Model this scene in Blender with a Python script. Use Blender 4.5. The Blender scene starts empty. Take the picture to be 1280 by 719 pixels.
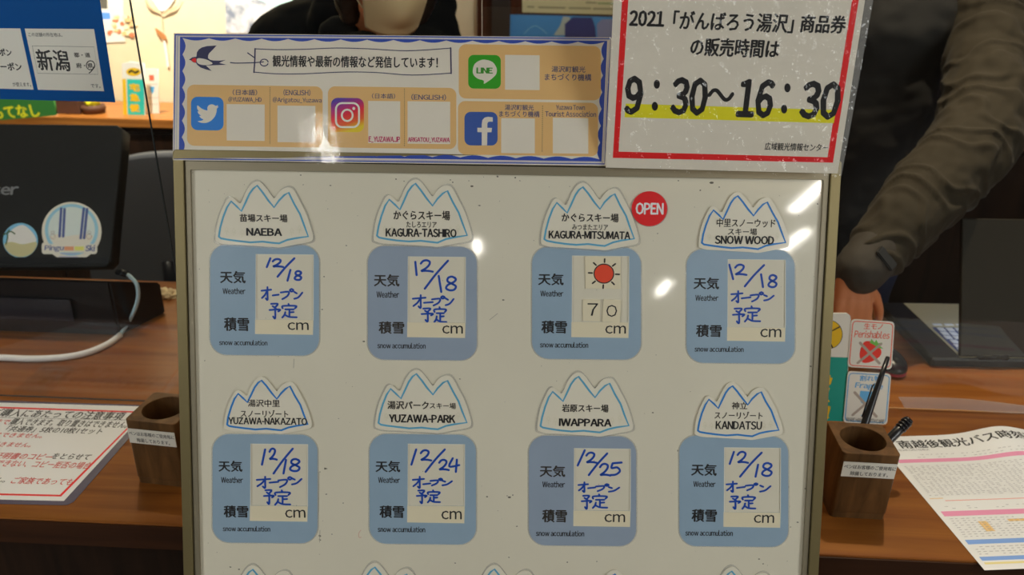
import bpy, bmesh, math, random
from mathutils import Vector, Matrix, noise
from bisect import bisect
random.seed(7)
PI = math.pi
sc = bpy.context.scene
COL = sc.collection

# ------------------------------------------------------------------ camera
FPX, CX, CY = 995.0, 640.0, 359.5
PITCH, ROLL, YAW = math.radians(23.8), math.radians(0.94), math.radians(2.4)
CAM = Vector((0, 0, 1.55))
FW = Vector((0, math.cos(PITCH), -math.sin(PITCH)))
U0 = Vector((0, math.sin(PITCH), math.cos(PITCH)))
R0 = Vector((1, 0, 0))
RT = R0 * math.cos(ROLL) + U0 * math.sin(ROLL)
UP = U0 * math.cos(ROLL) - R0 * math.sin(ROLL)
cd = bpy.data.cameras.new('camera')
cd.sensor_width = 36.0
cd.lens = FPX / 1280 * 36
cd.clip_start = 0.02
cd.dof.use_dof = True
cd.dof.focus_distance = 1.06
cd.dof.aperture_fstop = 4.8
cam = bpy.data.objects.new('camera', cd)
COL.objects.link(cam)
cam.matrix_world = Matrix(((RT.x, UP.x, -FW.x, CAM.x), (RT.y, UP.y, -FW.y, CAM.y), (RT.z, UP.z, -FW.z, CAM.z), (0, 0, 0, 1)))
sc.camera = cam
# ------------------------------------------------------------------ world, light, exposure
w = bpy.data.worlds.new('world'); sc.world = w; w.use_nodes = True
w.node_tree.nodes['Background'].inputs[0].default_value = (1.0, 0.9, 0.75, 1)
w.node_tree.nodes['Background'].inputs[1].default_value = 0.05
sc.view_settings.view_transform = 'Standard'
sc.view_settings.look = 'None'
sc.view_settings.gamma = 1
sc.view_settings.exposure = 0.0
try: sc.view_settings.use_curve_mapping = False
except Exception: pass

def area(name, loc, size, sizey, power, color, aim=None, spread=None):
    l = bpy.data.lights.new(name, 'AREA'); l.shape = 'RECTANGLE'
    l.size = size; l.size_y = sizey; l.energy = power; l.color = color
    if spread: l.spread = math.radians(spread)
    o = bpy.data.objects.new(name, l); COL.objects.link(o); o.location = loc
    d = Vector((0, 0, -1)) if aim is None else (Vector(aim) - Vector(loc))
    o.rotation_euler = d.to_track_quat('-Z', 'Y').to_euler()
    return o
area('lobby_fill_left', (-2.2, -0.9, 2.55), 1.1, 2.6, 49, (0.97, 1.0, 0.98), aim=(0, 1.0, 1.0))  # added fill from the side, kept out of the board's reflections
area('lobby_fill_right', (2.2, -0.9, 2.55), 1.1, 2.6, 57, (0.97, 1.0, 0.98), aim=(0, 1.0, 1.0))  # matching fill added on the right, no real fixture
area('counter_ceiling_light', (0.55, 1.95, 2.56), 1.8, 0.3, 8.5, (1.0, 0.86, 0.62))
def spot(name, loc, aim, power, color, ang, blend=0.6, rad=0.03):
    l = bpy.data.lights.new(name, 'SPOT'); l.energy = power; l.color = color
    l.spot_size = math.radians(ang); l.spot_blend = blend; l.shadow_soft_size = rad
    o = bpy.data.objects.new(name, l); COL.objects.link(o); o.location = loc
    o.rotation_euler = (Vector(aim) - Vector(loc)).to_track_quat('-Z', 'Y').to_euler()
spot('wall_downlight', (-1.15, 2.2, 2.5), (-1.25, 2.85, 1.3), 260, (1.0, 0.92, 0.76), 80, 0.9)
spot('desk_downlight', (-0.95, 1.95, 2.5), (-0.75, 1.3, 0.75), 37, (1.0, 0.85, 0.62), 75, 0.9)
spot('desk_downlight_right', (0.9, 1.75, 2.5), (0.95, 1.2, 0.75), 76, (1.0, 0.85, 0.62), 75, 0.9)

# ------------------------------------------------------------------ projection helpers
def ray(px, py):
    return FW + RT * ((px - CX) / FPX) - UP * ((py - CY) / FPX)
def at(px, py, d):
    return CAM + ray(px, py) * d
class Plane:
    """a real plane in the room: origin, in-plane axes u (right), w (up), normal n"""
    def __init__(s, o, u, w):
        s.o = Vector(o); s.u = Vector(u).normalized(); s.w = Vector(w); s.w = (s.w - s.u * s.w.dot(s.u)).normalized()
        s.n = s.u.cross(s.w)
        s.M = Matrix(((s.u.x, s.w.x, s.n.x, s.o.x), (s.u.y, s.w.y, s.n.y, s.o.y), (s.u.z, s.w.z, s.n.z, s.o.z), (0, 0, 0, 1)))
    def hit(s, px, py):
        r = ray(px, py); t = (s.o - CAM).dot(s.n) / r.dot(s.n)
        return CAM + r * t
    def L(s, px, py):
        v = s.hit(px, py) - s.o
        return Vector((v.dot(s.u), v.dot(s.w)))
RU = Vector((math.cos(YAW), -math.sin(YAW), 0))      # room axes
RV = Vector((math.sin(YAW), math.cos(YAW), 0))
ZZ = Vector((0, 0, 1))
def horiz(z, px, py):
    r = ray(px, py); return CAM + r * ((z - CAM.z) / r.z)
COUNTER_Z = 0.75
DESK = Plane(horiz(COUNTER_Z, 625, 675), RU, RV)      # u right, w away, n up
LEAN = math.radians(18.1)
BOARD = Plane(at(634, 460, 1.065), (1, 0, 0), (0, math.sin(LEAN), math.cos(LEAN)))

# ------------------------------------------------------------------ materials
def lin(c): return tuple((x / 255 / 12.92) if x / 255 <= 0.04045 else (((x / 255) + 0.055) / 1.055) ** 2.4 for x in c)
def alb(c, k=0.45): return tuple(min(0.9, x / k) for x in lin(c))
MATS = {}
def mat(name, rgb, rough=0.5, k=0.45, metal=0.0, spec=0.5, coat=0.0, coat_rough=0.08, bump=0.0, bscale=60.0, var=0.0, vscale=20.0, emit=0, trans=0, sheen=0):
    if name in MATS: return MATS[name]
    m = bpy.data.materials.new(name); m.use_nodes = True; nt = m.node_tree
    b = nt.nodes['Principled BSDF']; c = alb(rgb, k) if k else lin(rgb)
    b.inputs['Base Color'].default_value = (*c, 1)
    b.inputs['Roughness'].default_value = rough
    b.inputs['Metallic'].default_value = metal
    b.inputs['Specular IOR Level'].default_value = spec
    b.inputs['Coat Weight'].default_value = coat
    b.inputs['Coat Roughness'].default_value = coat_rough
    if sheen: b.inputs['Sheen Weight'].default_value = sheen
    if emit:
        b.inputs['Emission Color'].default_value = (*lin(rgb), 1); b.inputs['Emission Strength'].default_value = emit
    tc = nt.nodes.new('ShaderNodeTexCoord')
    if bump:
        n = nt.nodes.new('ShaderNodeTexNoise'); n.inputs['Scale'].default_value = bscale; n.inputs['Detail'].default_value = 4
        bp = nt.nodes.new('ShaderNodeBump'); bp.inputs['Strength'].default_value = bump; bp.inputs['Distance'].default_value = 0.002
        nt.links.new(tc.outputs['Object'], n.inputs['Vector']); nt.links.new(n.outputs['Fac'], bp.inputs['Height'])
        nt.links.new(bp.outputs['Normal'], b.inputs['Coat Normal' if coat else 'Normal'])
    if var:
        n = nt.nodes.new('ShaderNodeTexNoise'); n.inputs['Scale'].default_value = vscale; n.inputs['Detail'].default_value = 5
        r = nt.nodes.new('ShaderNodeValToRGB')
        r.color_ramp.elements[0].position = 0.3; r.color_ramp.elements[1].position = 0.7
        r.color_ramp.elements[0].color = (*[x * (1 - var) for x in c], 1); r.color_ramp.elements[1].color = (*[min(1, x * (1 + var)) for x in c], 1)
        nt.links.new(tc.outputs['Object'], n.inputs['Vector']); nt.links.new(n.outputs['Fac'], r.inputs['Fac'])
        nt.links.new(r.outputs['Color'], b.inputs['Base Color'])
    MATS[name] = m
    return m
def wood(name, dark, light, rough=0.35, k=0.45, scale=(1.2, 18, 18), coat=0.0):
    m = bpy.data.materials.new(name); m.use_nodes = True; nt = m.node_tree; b = nt.nodes['Principled BSDF']
    tc = nt.nodes.new('ShaderNodeTexCoord'); mp = nt.nodes.new('ShaderNodeMapping'); mp.inputs['Scale'].default_value = scale
    n = nt.nodes.new('ShaderNodeTexNoise'); n.inputs['Scale'].default_value = 3.0; n.inputs['Detail'].default_value = 8; n.inputs['Distortion'].default_value = 0.6
    r = nt.nodes.new('ShaderNodeValToRGB'); r.color_ramp.elements[0].position = 0.3; r.color_ramp.elements[1].position = 0.72
    r.color_ramp.elements[0].color = (*alb(dark, k), 1); r.color_ramp.elements[1].color = (*alb(light, k), 1)
    nt.links.new(tc.outputs['Object'], mp.inputs['Vector']); nt.links.new(mp.outputs['Vector'], n.inputs['Vector'])
    nt.links.new(n.outputs['Fac'], r.inputs['Fac']); nt.links.new(r.outputs['Color'], b.inputs['Base Color'])
    bp = nt.nodes.new('ShaderNodeBump'); bp.inputs['Strength'].default_value = 0.08; bp.inputs['Distance'].default_value = 0.001
    nt.links.new(n.outputs['Fac'], bp.inputs['Height']); nt.links.new(bp.outputs['Normal'], b.inputs['Normal'])
    b.inputs['Roughness'].default_value = rough; b.inputs['Specular IOR Level'].default_value = 0.15; b.inputs['Coat Weight'].default_value = coat; b.inputs['Coat Roughness'].default_value = 0.15
    return m
def pane(name, ior=1.45, tint=(1, 1, 1), rough=0.02, bump=0.0, bscale=80, haze=0.0, dist=0.002):
    """thin clear plastic: see-through with Fresnel reflection"""
    m = bpy.data.materials.new(name); m.use_nodes = True; nt = m.node_tree
    for n in list(nt.nodes): nt.nodes.remove(n)
    out = nt.nodes.new('ShaderNodeOutputMaterial'); mx = nt.nodes.new('ShaderNodeMixShader')
    t = nt.nodes.new('ShaderNodeBsdfTransparent'); t.inputs[0].default_value = (*tint, 1)
    g = nt.nodes.new('ShaderNodeBsdfGlossy'); g.inputs['Roughness'].default_value = rough
    # Schlick reflectance, the same from both faces of the film
    f0 = ((ior - 1) / (ior + 1)) ** 2
    geo = nt.nodes.new('ShaderNodeNewGeometry'); dot = nt.nodes.new('ShaderNodeVectorMath'); dot.operation = 'DOT_PRODUCT'
    nt.links.new(geo.outputs['Incoming'], dot.inputs[0]); nt.links.new(geo.outputs['Normal'], dot.inputs[1])
    def mth(op, a, b_):
        q = nt.nodes.new('ShaderNodeMath'); q.operation = op
        for i, x in enumerate((a, b_)):
            if x is None: continue
            if isinstance(x, (int, float)): q.inputs[i].default_value = x
            else: nt.links.new(x, q.inputs[i])
        return q.outputs[0]
    c_ = mth('ABSOLUTE', dot.outputs['Value'], None)
    fac = mth('ADD', mth('MULTIPLY', mth('POWER', mth('SUBTRACT', 1.0, c_), 5.0), 1 - f0), f0)
    if bump:
        tc = nt.nodes.new('ShaderNodeTexCoord'); n = nt.nodes.new('ShaderNodeTexNoise'); n.inputs['Scale'].default_value = bscale; n.inputs['Detail'].default_value = 3
        b = nt.nodes.new('ShaderNodeBump'); b.inputs['Strength'].default_value = bump; b.inputs['Distance'].default_value = dist
        nt.links.new(tc.outputs['Object'], n.inputs['Vector']); nt.links.new(n.outputs['Fac'], b.inputs['Height'])
        nt.links.new(b.outputs['Normal'], g.inputs['Normal'])
    nt.links.new(fac, mx.inputs[0])
    src = t.outputs[0]
    if haze:
        h = nt.nodes.new('ShaderNodeMixShader'); h.inputs[0].default_value = haze; d = nt.nodes.new('ShaderNodeBsdfDiffuse'); d.inputs[0].default_value = (0.8, 0.8, 0.78, 1)
        nt.links.new(t.outputs[0], h.inputs[1]); nt.links.new(d.outputs[0], h.inputs[2]); src = h.outputs[0]
    nt.links.new(src, mx.inputs[1]); nt.links.new(g.outputs[0], mx.inputs[2])
    nt.links.new(mx.outputs[0], out.inputs[0])
    return m

M_ink = mat('black_ink', (22, 21, 22), 0.5, k=0.6)
M_navy = mat('navy_ink', (45, 48, 82), 0.5)
M_brown = mat('dark_brown_ink', (38, 33, 28), 0.5, k=0.6)
M_marker = mat('blue_marker', (6, 50, 128), 0.4)
M_print = mat('white_paper', (166, 160, 148), 0.55, var=0.02)
M_white = mat('white_card', (169, 164, 150), 0.35, coat=0.3, coat_rough=0.1)
M_cream = mat('cream_card', (168, 160, 138), 0.35)
M_blueline = mat('pale_blue_line', (64, 122, 148), 0.4)
M_deepline = mat('deep_blue_line', (28, 92, 150), 0.4)
M_plac = mat('pale_blue_card', (108, 126, 141), 0.35, coat=0.7, coat_rough=0.06, bump=0.35, bscale=220, var=0.035, vscale=14)
M_plac2 = mat('greyer_blue_card', (109, 120, 134), 0.35, coat=0.7, coat_rough=0.06, bump=0.25, bscale=220, var=0.04, vscale=14)
M_red = mat('red_print', (178, 22, 24), 0.45)
M_redcard = mat('red_card', (186, 22, 26), 0.3, coat=0.5)
M_sun = mat('orange_red_print', (190, 52, 30), 0.45)
M_yellow = mat('yellow_print', (172, 164, 22), 0.5)
M_peach = mat('peach_print', (166, 134, 86), 0.5)
M_blue = mat('royal_blue_print', (28, 52, 128), 0.5)
M_tree = mat('faint_grey_print', (158, 154, 136), 0.5)
M_groove = mat('groove_shade', (14, 12, 8), 0.6, k=0.8)
M_frame = mat('champagne_aluminium', (98, 88, 60), 0.38, metal=0.55)
M_lip = mat('aluminium_lip', (105, 98, 82), 0.45, metal=0.5)
M_lam = pane('laminate_film', 1.32, rough=0.07, bump=0.25, bscale=60, dist=0.0008)
M_lamc = pane('crinkled_laminate', 1.5, rough=0.05, bump=1.0, bscale=48, dist=0.011)
M_lamedge = pane('laminate_edge', 1.45, rough=0.12, bump=0.3, bscale=60, haze=0.16)
M_acryl = pane('clear_acrylic', 1.36, tint=(0.97, 0.98, 0.98), rough=0.0)
M_acryledge = mat('acrylic_edge', (40, 44, 46), 0.2)
M_tape = pane('clear_tape', 1.45, rough=0.3, haze=0.22)

# ------------------------------------------------------------------ object helpers
def tag(o, label=None, cat=None, group=None, kind=None):
    if label: o['label'] = label
    if cat: o['category'] = cat
    if group: o['group'] = group
    if kind: o['kind'] = kind
    return o
def thing(name, label, cat, M=None, group=None):
    o = bpy.data.objects.new(name, None); o.empty_display_size = 0.02; COL.objects.link(o)
    if M is not None: o.matrix_world = M
    return tag(o, label, cat, group)
def link(name, me, m, parent=None, M=None, smooth=False):
    o = bpy.data.objects.new(name, me); COL.objects.link(o)
    if m is not None:
        me.materials.clear(); me.materials.append(m)
    if smooth:
        for p in me.polygons: p.use_smooth = True
    if parent is not None: o.parent = parent
    if M is not None: o.matrix_local = M if parent is not None else M
    return o
def pymesh(name, vs, fs, m, parent=None, M=None, smooth=False):
    me = bpy.data.meshes.new(name); me.from_pydata([tuple(v) for v in vs], [], fs); me.update()
    return link(name, me, m, parent, M, smooth)
def bm_obj(name, bm, m, parent=None, M=None, smooth=False):
    bmesh.ops.recalc_face_normals(bm, faces=bm.faces)
    me = bpy.data.meshes.new(name); bm.to_mesh(me); bm.free()
    return link(name, me, m, parent, M, smooth)
def dg(o):
    d = bpy.context.evaluated_depsgraph_get(); return bpy.data.meshes.new_from_object(o.evaluated_get(d), depsgraph=d)
def shape(name, loops, z, t, m, parent=None, M=None, bevel=0.0):
    """filled 2D outline (later loops cut holes), extruded from z to z+t"""
    cu = bpy.data.curves.new('outline', 'CURVE'); cu.dimensions = '2D'; cu.fill_mode = 'BOTH'; cu.extrude = t / 2; cu.bevel_depth = bevel; cu.bevel_resolution = 2
    for lp in loops:
        s = cu.splines.new('POLY'); s.points.add(len(lp) - 1)
        for i, p in enumerate(lp): s.points[i].co = (p[0], p[1], 0, 1)
        s.use_cyclic_u = True
    tmp = bpy.data.objects.new('outline', cu); COL.objects.link(tmp)
    me = dg(tmp); bpy.data.objects.remove(tmp); bpy.data.curves.remove(cu)
    for v in me.vertices: v.co.z += z + t / 2
    me.name = name
    return link(name, me, m, parent, M)
def rrect(x0, y0, x1, y1, r, n=6):
    if x0 > x1: x0, x1 = x1, x0
    if y0 > y1: y0, y1 = y1, y0
    out = []
    for cx, cy, a in ((x1 - r, y1 - r, 0), (x0 + r, y1 - r, 90), (x0 + r, y0 + r, 180), (x1 - r, y0 + r, 270)):
        for i in range(n + 1):
            t = math.radians(a + 90 * i / n); out.append((cx + r * math.cos(t), cy + r * math.sin(t)))
    return out
def ell(cx, cy, rx, ry, n=32, a0=0, a1=360):
    return [(cx + rx * math.cos(math.radians(a0 + (a1 - a0) * i / n)), cy + ry * math.sin(math.radians(a0 + (a1 - a0) * i / n))) for i in range(n if a1 - a0 == 360 else n + 1)]
def smooth_pts(P, sub=5, closed=False):
    if len(P) < 3: return list(P)
    out = []; n = len(P)
    for i in range(n if closed else n - 1):
        g = (lambda k: P[k % n]) if closed else (lambda k: P[max(0, min(n - 1, k))])
        a, b, c, d = g(i - 1), g(i), g(i + 1), g(i + 2)
        for j in range(sub):
            t = j / sub
            out.append(tuple(0.5 * (2 * b[k] + (c[k] - a[k]) * t + (2 * a[k] - 5 * b[k] + 4 * c[k] - d[k]) * t * t + (3 * b[k] - a[k] - 3 * c[k] + d[k]) * t ** 3) for k in range(len(b))))
    if not closed: out.append(tuple(P[-1]))
    return out
def ribbon_data(pts, wd, vs, fs, z, caps=True):
    """flat stroke with round ends along a 2D polyline"""
    n = len(pts); b = len(vs)
    for i in range(n):
        a = Vector(pts[max(0, i - 1)]); c = Vector(pts[min(n - 1, i + 1)]); d = (c - a)
        if d.length < 1e-9: d = Vector((1, 0))
        d.normalize(); q = Vector((-d.y, d.x)) * wd / 2; p = Vector(pts[i])
        vs.append((p.x + q.x, p.y + q.y, z)); vs.append((p.x - q.x, p.y - q.y, z))
    for i in range(n - 1): fs.append((b + 2 * i, b + 2 * i + 1, b + 2 * i + 3, b + 2 * i + 2))
    if caps:
        for k, p in enumerate((pts[0], pts[-1])):
            b2 = len(vs)
            for j in range(8): vs.append((p[0] + wd / 2 * math.cos(j * PI / 4), p[1] + wd / 2 * math.sin(j * PI / 4), z + 1e-5 * (k + 1)))
            fs.append(tuple(range(b2, b2 + 8)))
def strokes(name, lines, wd, z, m, parent, closed=False, jit=True):
    vs, fs = [], []
    for i, l in enumerate(lines):
        if closed: l = list(l) + [l[0]]
        ribbon_data(l, wd, vs, fs, z + (i * 1.2e-5 if jit else 0))
    return pymesh(name, vs, fs, m, parent)
def box_bm(bm, x0, x1, y0, y1, z0, z1, M=None):
    v = [bm.verts.new((x, y, z)) for z in (z0, z1) for x, y in ((x0, y0), (x1, y0), (x1, y1), (x0, y1))]
    for f in ((0, 3, 2, 1), (4, 5, 6, 7), (0, 1, 5, 4), (1, 2, 6, 5), (2, 3, 7, 6), (3, 0, 4, 7)): bm.faces.new([v[i] for i in f])
    if M: bmesh.ops.transform(bm, matrix=M, verts=v)
    return v
def box(name, x0, x1, y0, y1, z0, z1, m, parent=None, M=None, bev=0.0, seg=2):
    bm = bmesh.new(); box_bm(bm, x0, x1, y0, y1, z0, z1)
    if bev: bmesh.ops.bevel(bm, geom=bm.edges[:], offset=bev, segments=seg, affect='EDGES', profile=0.5)
    return bm_obj(name, bm, m, parent, M, smooth=False)
def tube_bm(bm, pts, rads, n=12, cap=True):
    pts = [Vector(p) for p in pts]
    if not hasattr(rads, '__len__'): rads = [rads] * len(pts)
    rings = []; ref = Vector((0.13, 0.31, 0.94))
    for i, p in enumerate(pts):
        d = (pts[min(i + 1, len(pts) - 1)] - pts[max(i - 1, 0)]).normalized()
        a = d.cross(ref); a = a.normalized() if a.length > 1e-4 else d.orthogonal().normalized()
        b = d.cross(a).normalized(); ref = a.cross(d) if False else ref
        rings.append([bm.verts.new(p + a * rads[i] * math.cos(2 * PI * k / n) + b * rads[i] * math.sin(2 * PI * k / n)) for k in range(n)])
    for i in range(len(rings) - 1):
        for k in range(n): bm.faces.new((rings[i][k], rings[i][(k + 1) % n], rings[i + 1][(k + 1) % n], rings[i + 1][k]))
    if cap: bm.faces.new(rings[0][::-1]); bm.faces.new(rings[-1])
def tube(name, pts, rads, m, parent=None, M=None, n=12):
    bm = bmesh.new(); tube_bm(bm, pts, rads, n); return bm_obj(name, bm, m, parent, M, smooth=True)

_tc = {}
def raw_text(st):
    cu = bpy.data.curves.new('lettering', 'FONT'); cu.body = st; cu.resolution_u = 2; cu.fill_mode = 'BOTH'
    o = bpy.data.objects.new('lettering', cu); COL.objects.link(o); me = dg(o)
    bpy.data.objects.remove(o); bpy.data.curves.remove(cu)
    return [(v.co.x, v.co.y) for v in me.vertices], [tuple(p.vertices) for p in me.polygons]
def text_mesh(s, spacing=1.0):
    key = (s, spacing)
    if key in _tc: return _tc[key]
    if all(ord(c) < 127 for c in s):
        # plain sans letters: the full-width forms of the built-in font, set close together
        V, F, x = [], [], 0.0
        for c in s:
            if c == ' ': x += .26; continue
            g = _tc.get('g' + c)
            if g is None and c in 'I-_':
                a_, b_, c_, d_ = {'I': (0, .085, 0, .735), '-': (0, .27, .27, .345), '_': (0, .45, -.11, -.05)}[c]
                g = _tc['g' + c] = ([(a_, c_), (b_, c_), (b_, d_), (a_, d_)], [(0, 1, 2, 3)])
            if g is None: g = _tc['g' + c] = raw_text(chr(ord(c) + 0xFEE0))
            gv, gf = g; x0 = min(v[0] for v in gv); x1 = max(v[0] for v in gv); b0 = len(V)
            V += [(v[0] - x0 + x, v[1]) for v in gv]; F += [tuple(k + b0 for k in f) for f in gf]
            x += (x1 - x0) + (.05 if c in 'AVWYTLrtyva' else .085)
    else: V, F = raw_text(s)
    xs = [v[0] for v in V]; ys = [v[1] for v in V]
    x0, x1, y0, y1 = min(xs), max(xs), min(ys), max(ys)
    _tc[key] = ([((a - x0) / max(1e-6, x1 - x0), (b - y0) / max(1e-6, y1 - y0)) for a, b in V], F, x1 - x0, y1 - y0)
    return _tc[key]

class Sheet:
    """something lying on a plane; pixel corners of the photograph are turned into points of that plane"""
    def __init__(s, plane, px, py, name, label, cat, lift=0.0, group=None, disp=None, ang=0.0):
        s.P = plane; c = plane.L(px, py); s.c = c; s.disp = disp
        s.root = thing(name, label, cat, plane.M @ Matrix.Translation((c.x, c.y, lift)), group) if name else None
    def L(s, px, py):
        v = s.P.L(px, py) - s.c; return (v.x, v.y)
    def LL(s, pts): return [s.L(*p) for p in pts]
    def k(s, px, py):
        a = s.P.L(px, py); b = s.P.L(px + 1, py); return (b - a).length
    def poly(s, name, pts, z, m, t=0.0, parent=None, bevel=0.0, holes=()):
        o = shape(name, [s.LL(pts)] + [s.LL(h) for h in holes], z, t, m, parent or s.root, bevel=bevel); s.warp(o); return o
    def warp(s, o):
        if s.disp:
            for v in o.data.vertices: v.co.z += s.disp(v.co.x, v.co.y)
    def rr(s, name, x0, y0, x1, y1, r, z, m, t=0.0, parent=None, slope=0.012, bevel=0.0):
        pts = [(x, y + (x - (x0 + x1) / 2) * slope) for x, y in rrect(x0, y0, x1, y1, r)]
        return s.poly(name, pts, z, m, t, parent, bevel)
    def text(s, txt, x0, y0, x1, y1, m, z, slope=0.012, bold=0.0, parent=None, name='lettering', spacing=1.0, label=None):
        dy = (x1 - x0) * slope / 2
        a = Vector(s.L(x0, y1 - dy)); b = Vector(s.L(x1, y1 + dy)); c = Vector(s.L((x0 + x1) / 2, y0)); mid = (a + b) / 2
        d = (b - a); q = Vector((-d.y, d.x)).normalized(); h = abs((c - mid).dot(q))
        vn, fn, tw, th = text_mesh(txt, spacing)
        # bold: the same letters printed again a hair to each side
        offs = [(0, 0)]
        if bold > 0:
            bold *= 1.5; bx, by = bold / tw, bold / th * 0.6
            offs = [(-bx, 0), (bx, 0), (0, -by), (0, by)]
            if bold > .045: offs += [(-bx * .7, -by * .7), (bx * .7, -by * .7), (-bx * .7, by * .7), (bx * .7, by * .7), (0, 0)]
        vs, fs = [], []
        for i, (ox_, oy_) in enumerate(offs):
            b0 = len(vs)
            for vx, vy in vn:
                p = a + d * (vx + ox_) + q * (h * (vy + oy_)); vs.append((p.x, p.y, z + i * 8e-6))
            fs += [tuple(k + b0 for k in f) for f in fn]
        o = pymesh(name, vs, fs, m, parent or s.root)
        s.warp(o)
        if label: o['label'] = label
        return o
    def stroke(s, name, lines, wpx, z, m, parent=None, smooth=True, closed=False, sub=5):
        L = []
        for l in lines:
            q = smooth_pts(l, sub, closed) if smooth else list(l)
            L.append(s.LL(q))
        o = strokes(name, L, wpx * s.k(*lines[0][0]), z, m, parent or s.root, closed); s.warp(o); return o

# ================================================================== ROOM
RMX = Matrix(((RU.x, RV.x, 0, 0), (RU.y, RV.y, 0, 0), (0, 0, 1, 0), (0, 0, 0, 1)))
def ruv(p): return (Vector(p).dot(RU), Vector(p).dot(RV))
V_FRONT = ruv(horiz(COUNTER_Z, 625, 675))[1]
V_BACK = 1.78
V_LEDGE, V_WALL, Z_LEDGE = 2.48, 2.78, 1.0
WALL = Plane(RV * V_WALL, RU, ZZ)
LEDGE = Plane(RV * V_WALL + ZZ * Z_LEDGE, RU, RV)
M_wall = mat('cream_plaster', (212, 200, 168), 0.7, k=0.85, var=0.03)
M_ceil = mat('ceiling_board', (150, 146, 136), 0.8, k=0.9)
M_lobby = mat('lobby_panelling', (96, 86, 70), 0.7, k=0.9, var=.05)
M_floor = mat('grey_floor_tile', (95, 88, 80), 0.4, k=0.9, var=0.1)
M_walnut = wood('walnut_panel', (44, 24, 16), (70, 38, 24), 0.4, k=0.6, scale=(14, 14, 1.2))
M_darkcab = wood('dark_cabinet', (26, 17, 11), (42, 27, 18), 0.45, k=0.7, scale=(14, 14, 1.2))
M_ledge = wood('orange_ledge_wood', (112, 66, 28), (144, 92, 42), 0.28, k=0.6)
M_top = wood('cherry_worktop', (104, 57, 21), (134, 83, 33), 0.42, k=0.76, scale=(0.9, 14, 14), coat=0.06)
M_edge = wood('dark_worktop_edge', (38, 21, 12), (54, 31, 17), 0.4, k=0.6, scale=(0.9, 14, 14))
def struct(name, x0, x1, y0, y1, z0, z1, m):
    return tag(box(name, x0, x1, y0, y1, z0, z1, m, M=RMX), kind='structure')
struct('floor', -3.6, 3.6, -7.2, 3.2, -0.05, 0, M_floor)
struct('ceiling', -3.6, 3.6, -7.2, 3.2, 2.62, 2.7, M_ceil)
u600 = ruv(WALL.hit(597, 5))[0]; u770 = ruv(WALL.hit(1058, 5))[0]
struct('wall_back', -3.6, u600, V_WALL, V_WALL + 0.1, 0, 2.62, M_wall)
struct('wall_back_panelled', u600, u770, V_WALL - 0.02, V_WALL + 0.1, 0, 2.62, M_walnut)
struct('wall_back_right', u770, 3.6, V_WALL, V_WALL + 0.1, 0, 2.62, mat('grey_lilac_plaster', (110, 106, 128), 0.7, k=0.5))
struct('trim_1', u600 + 0.05, u600 + 0.11, V_WALL - 0.05, V_WALL - 0.02, Z_LEDGE + 0.001, 2.62, mat('dark_post', (30, 22, 16), 0.5, k=0.6))
struct('wall_left', -3.6, -3.5, -7.2, V_WALL, 0, 2.62, M_lobby)
struct('wall_right', 3.5, 3.6, -7.2, V_WALL, 0, 2.62, M_lobby)
struct('wall_front', -3.5, 3.5, -7.2, -7.1, 0, 2.62, M_lobby)

# back cabinet with wooden ledge
cab = thing('back_cabinet', 'low dark cabinet along the back wall with an orange wooden ledge on top', 'cabinet', RMX)
box('body', -3.4, 3.4, V_LEDGE + 0.03, V_WALL - 0.023, 0, Z_LEDGE - 0.03, M_darkcab, cab)
box('ledge_top', -3.42, 3.42, V_LEDGE, V_WALL - 0.023, Z_LEDGE - 0.03, Z_LEDGE, M_ledge, cab, bev=0.003)
for i in range(8):
    d = box('door', -3.36 + i * 0.85, -3.36 + i * 0.85 + 0.83, V_LEDGE + 0.01, V_LEDGE + 0.03, 0.06, Z_LEDGE - 0.05, M_darkcab, cab, bev=0.003)
    box('handle', -3.36 + i * 0.85 + 0.05, -3.36 + i * 0.85 + 0.065, V_LEDGE - 0.01, V_LEDGE + 0.01, 0.6, 0.78, M_lip, d)

# counter
ct = thing('reception_counter', 'long reddish brown wooden reception counter with a dark front edge', 'counter', RMX)
box('worktop', -2.6, 2.6, V_FRONT, V_BACK, COUNTER_Z - 0.045, COUNTER_Z, M_top, ct, bev=0.002)
box('edge_band', -2.6, 2.6, V_FRONT - 0.003, V_FRONT + 0.001, COUNTER_Z - 0.0445, COUNTER_Z - 0.003, M_edge, ct)
box('front_panel', -2.58, 2.58, V_FRONT + 0.06, V_FRONT + 0.08, 0.08, COUNTER_Z - 0.045, M_darkcab, ct)
box('plinth', -2.56, 2.56, V_FRONT + 0.10, V_FRONT + 0.12, 0, 0.08, M_groove, ct)
for x in (-2.57, -0.9, 0.9, 2.55):
    box('side_panel', x, x + 0.02, V_FRONT + 0.08, V_BACK - 0.05, 0, COUNTER_Z - 0.045, M_darkcab, ct)

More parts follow.
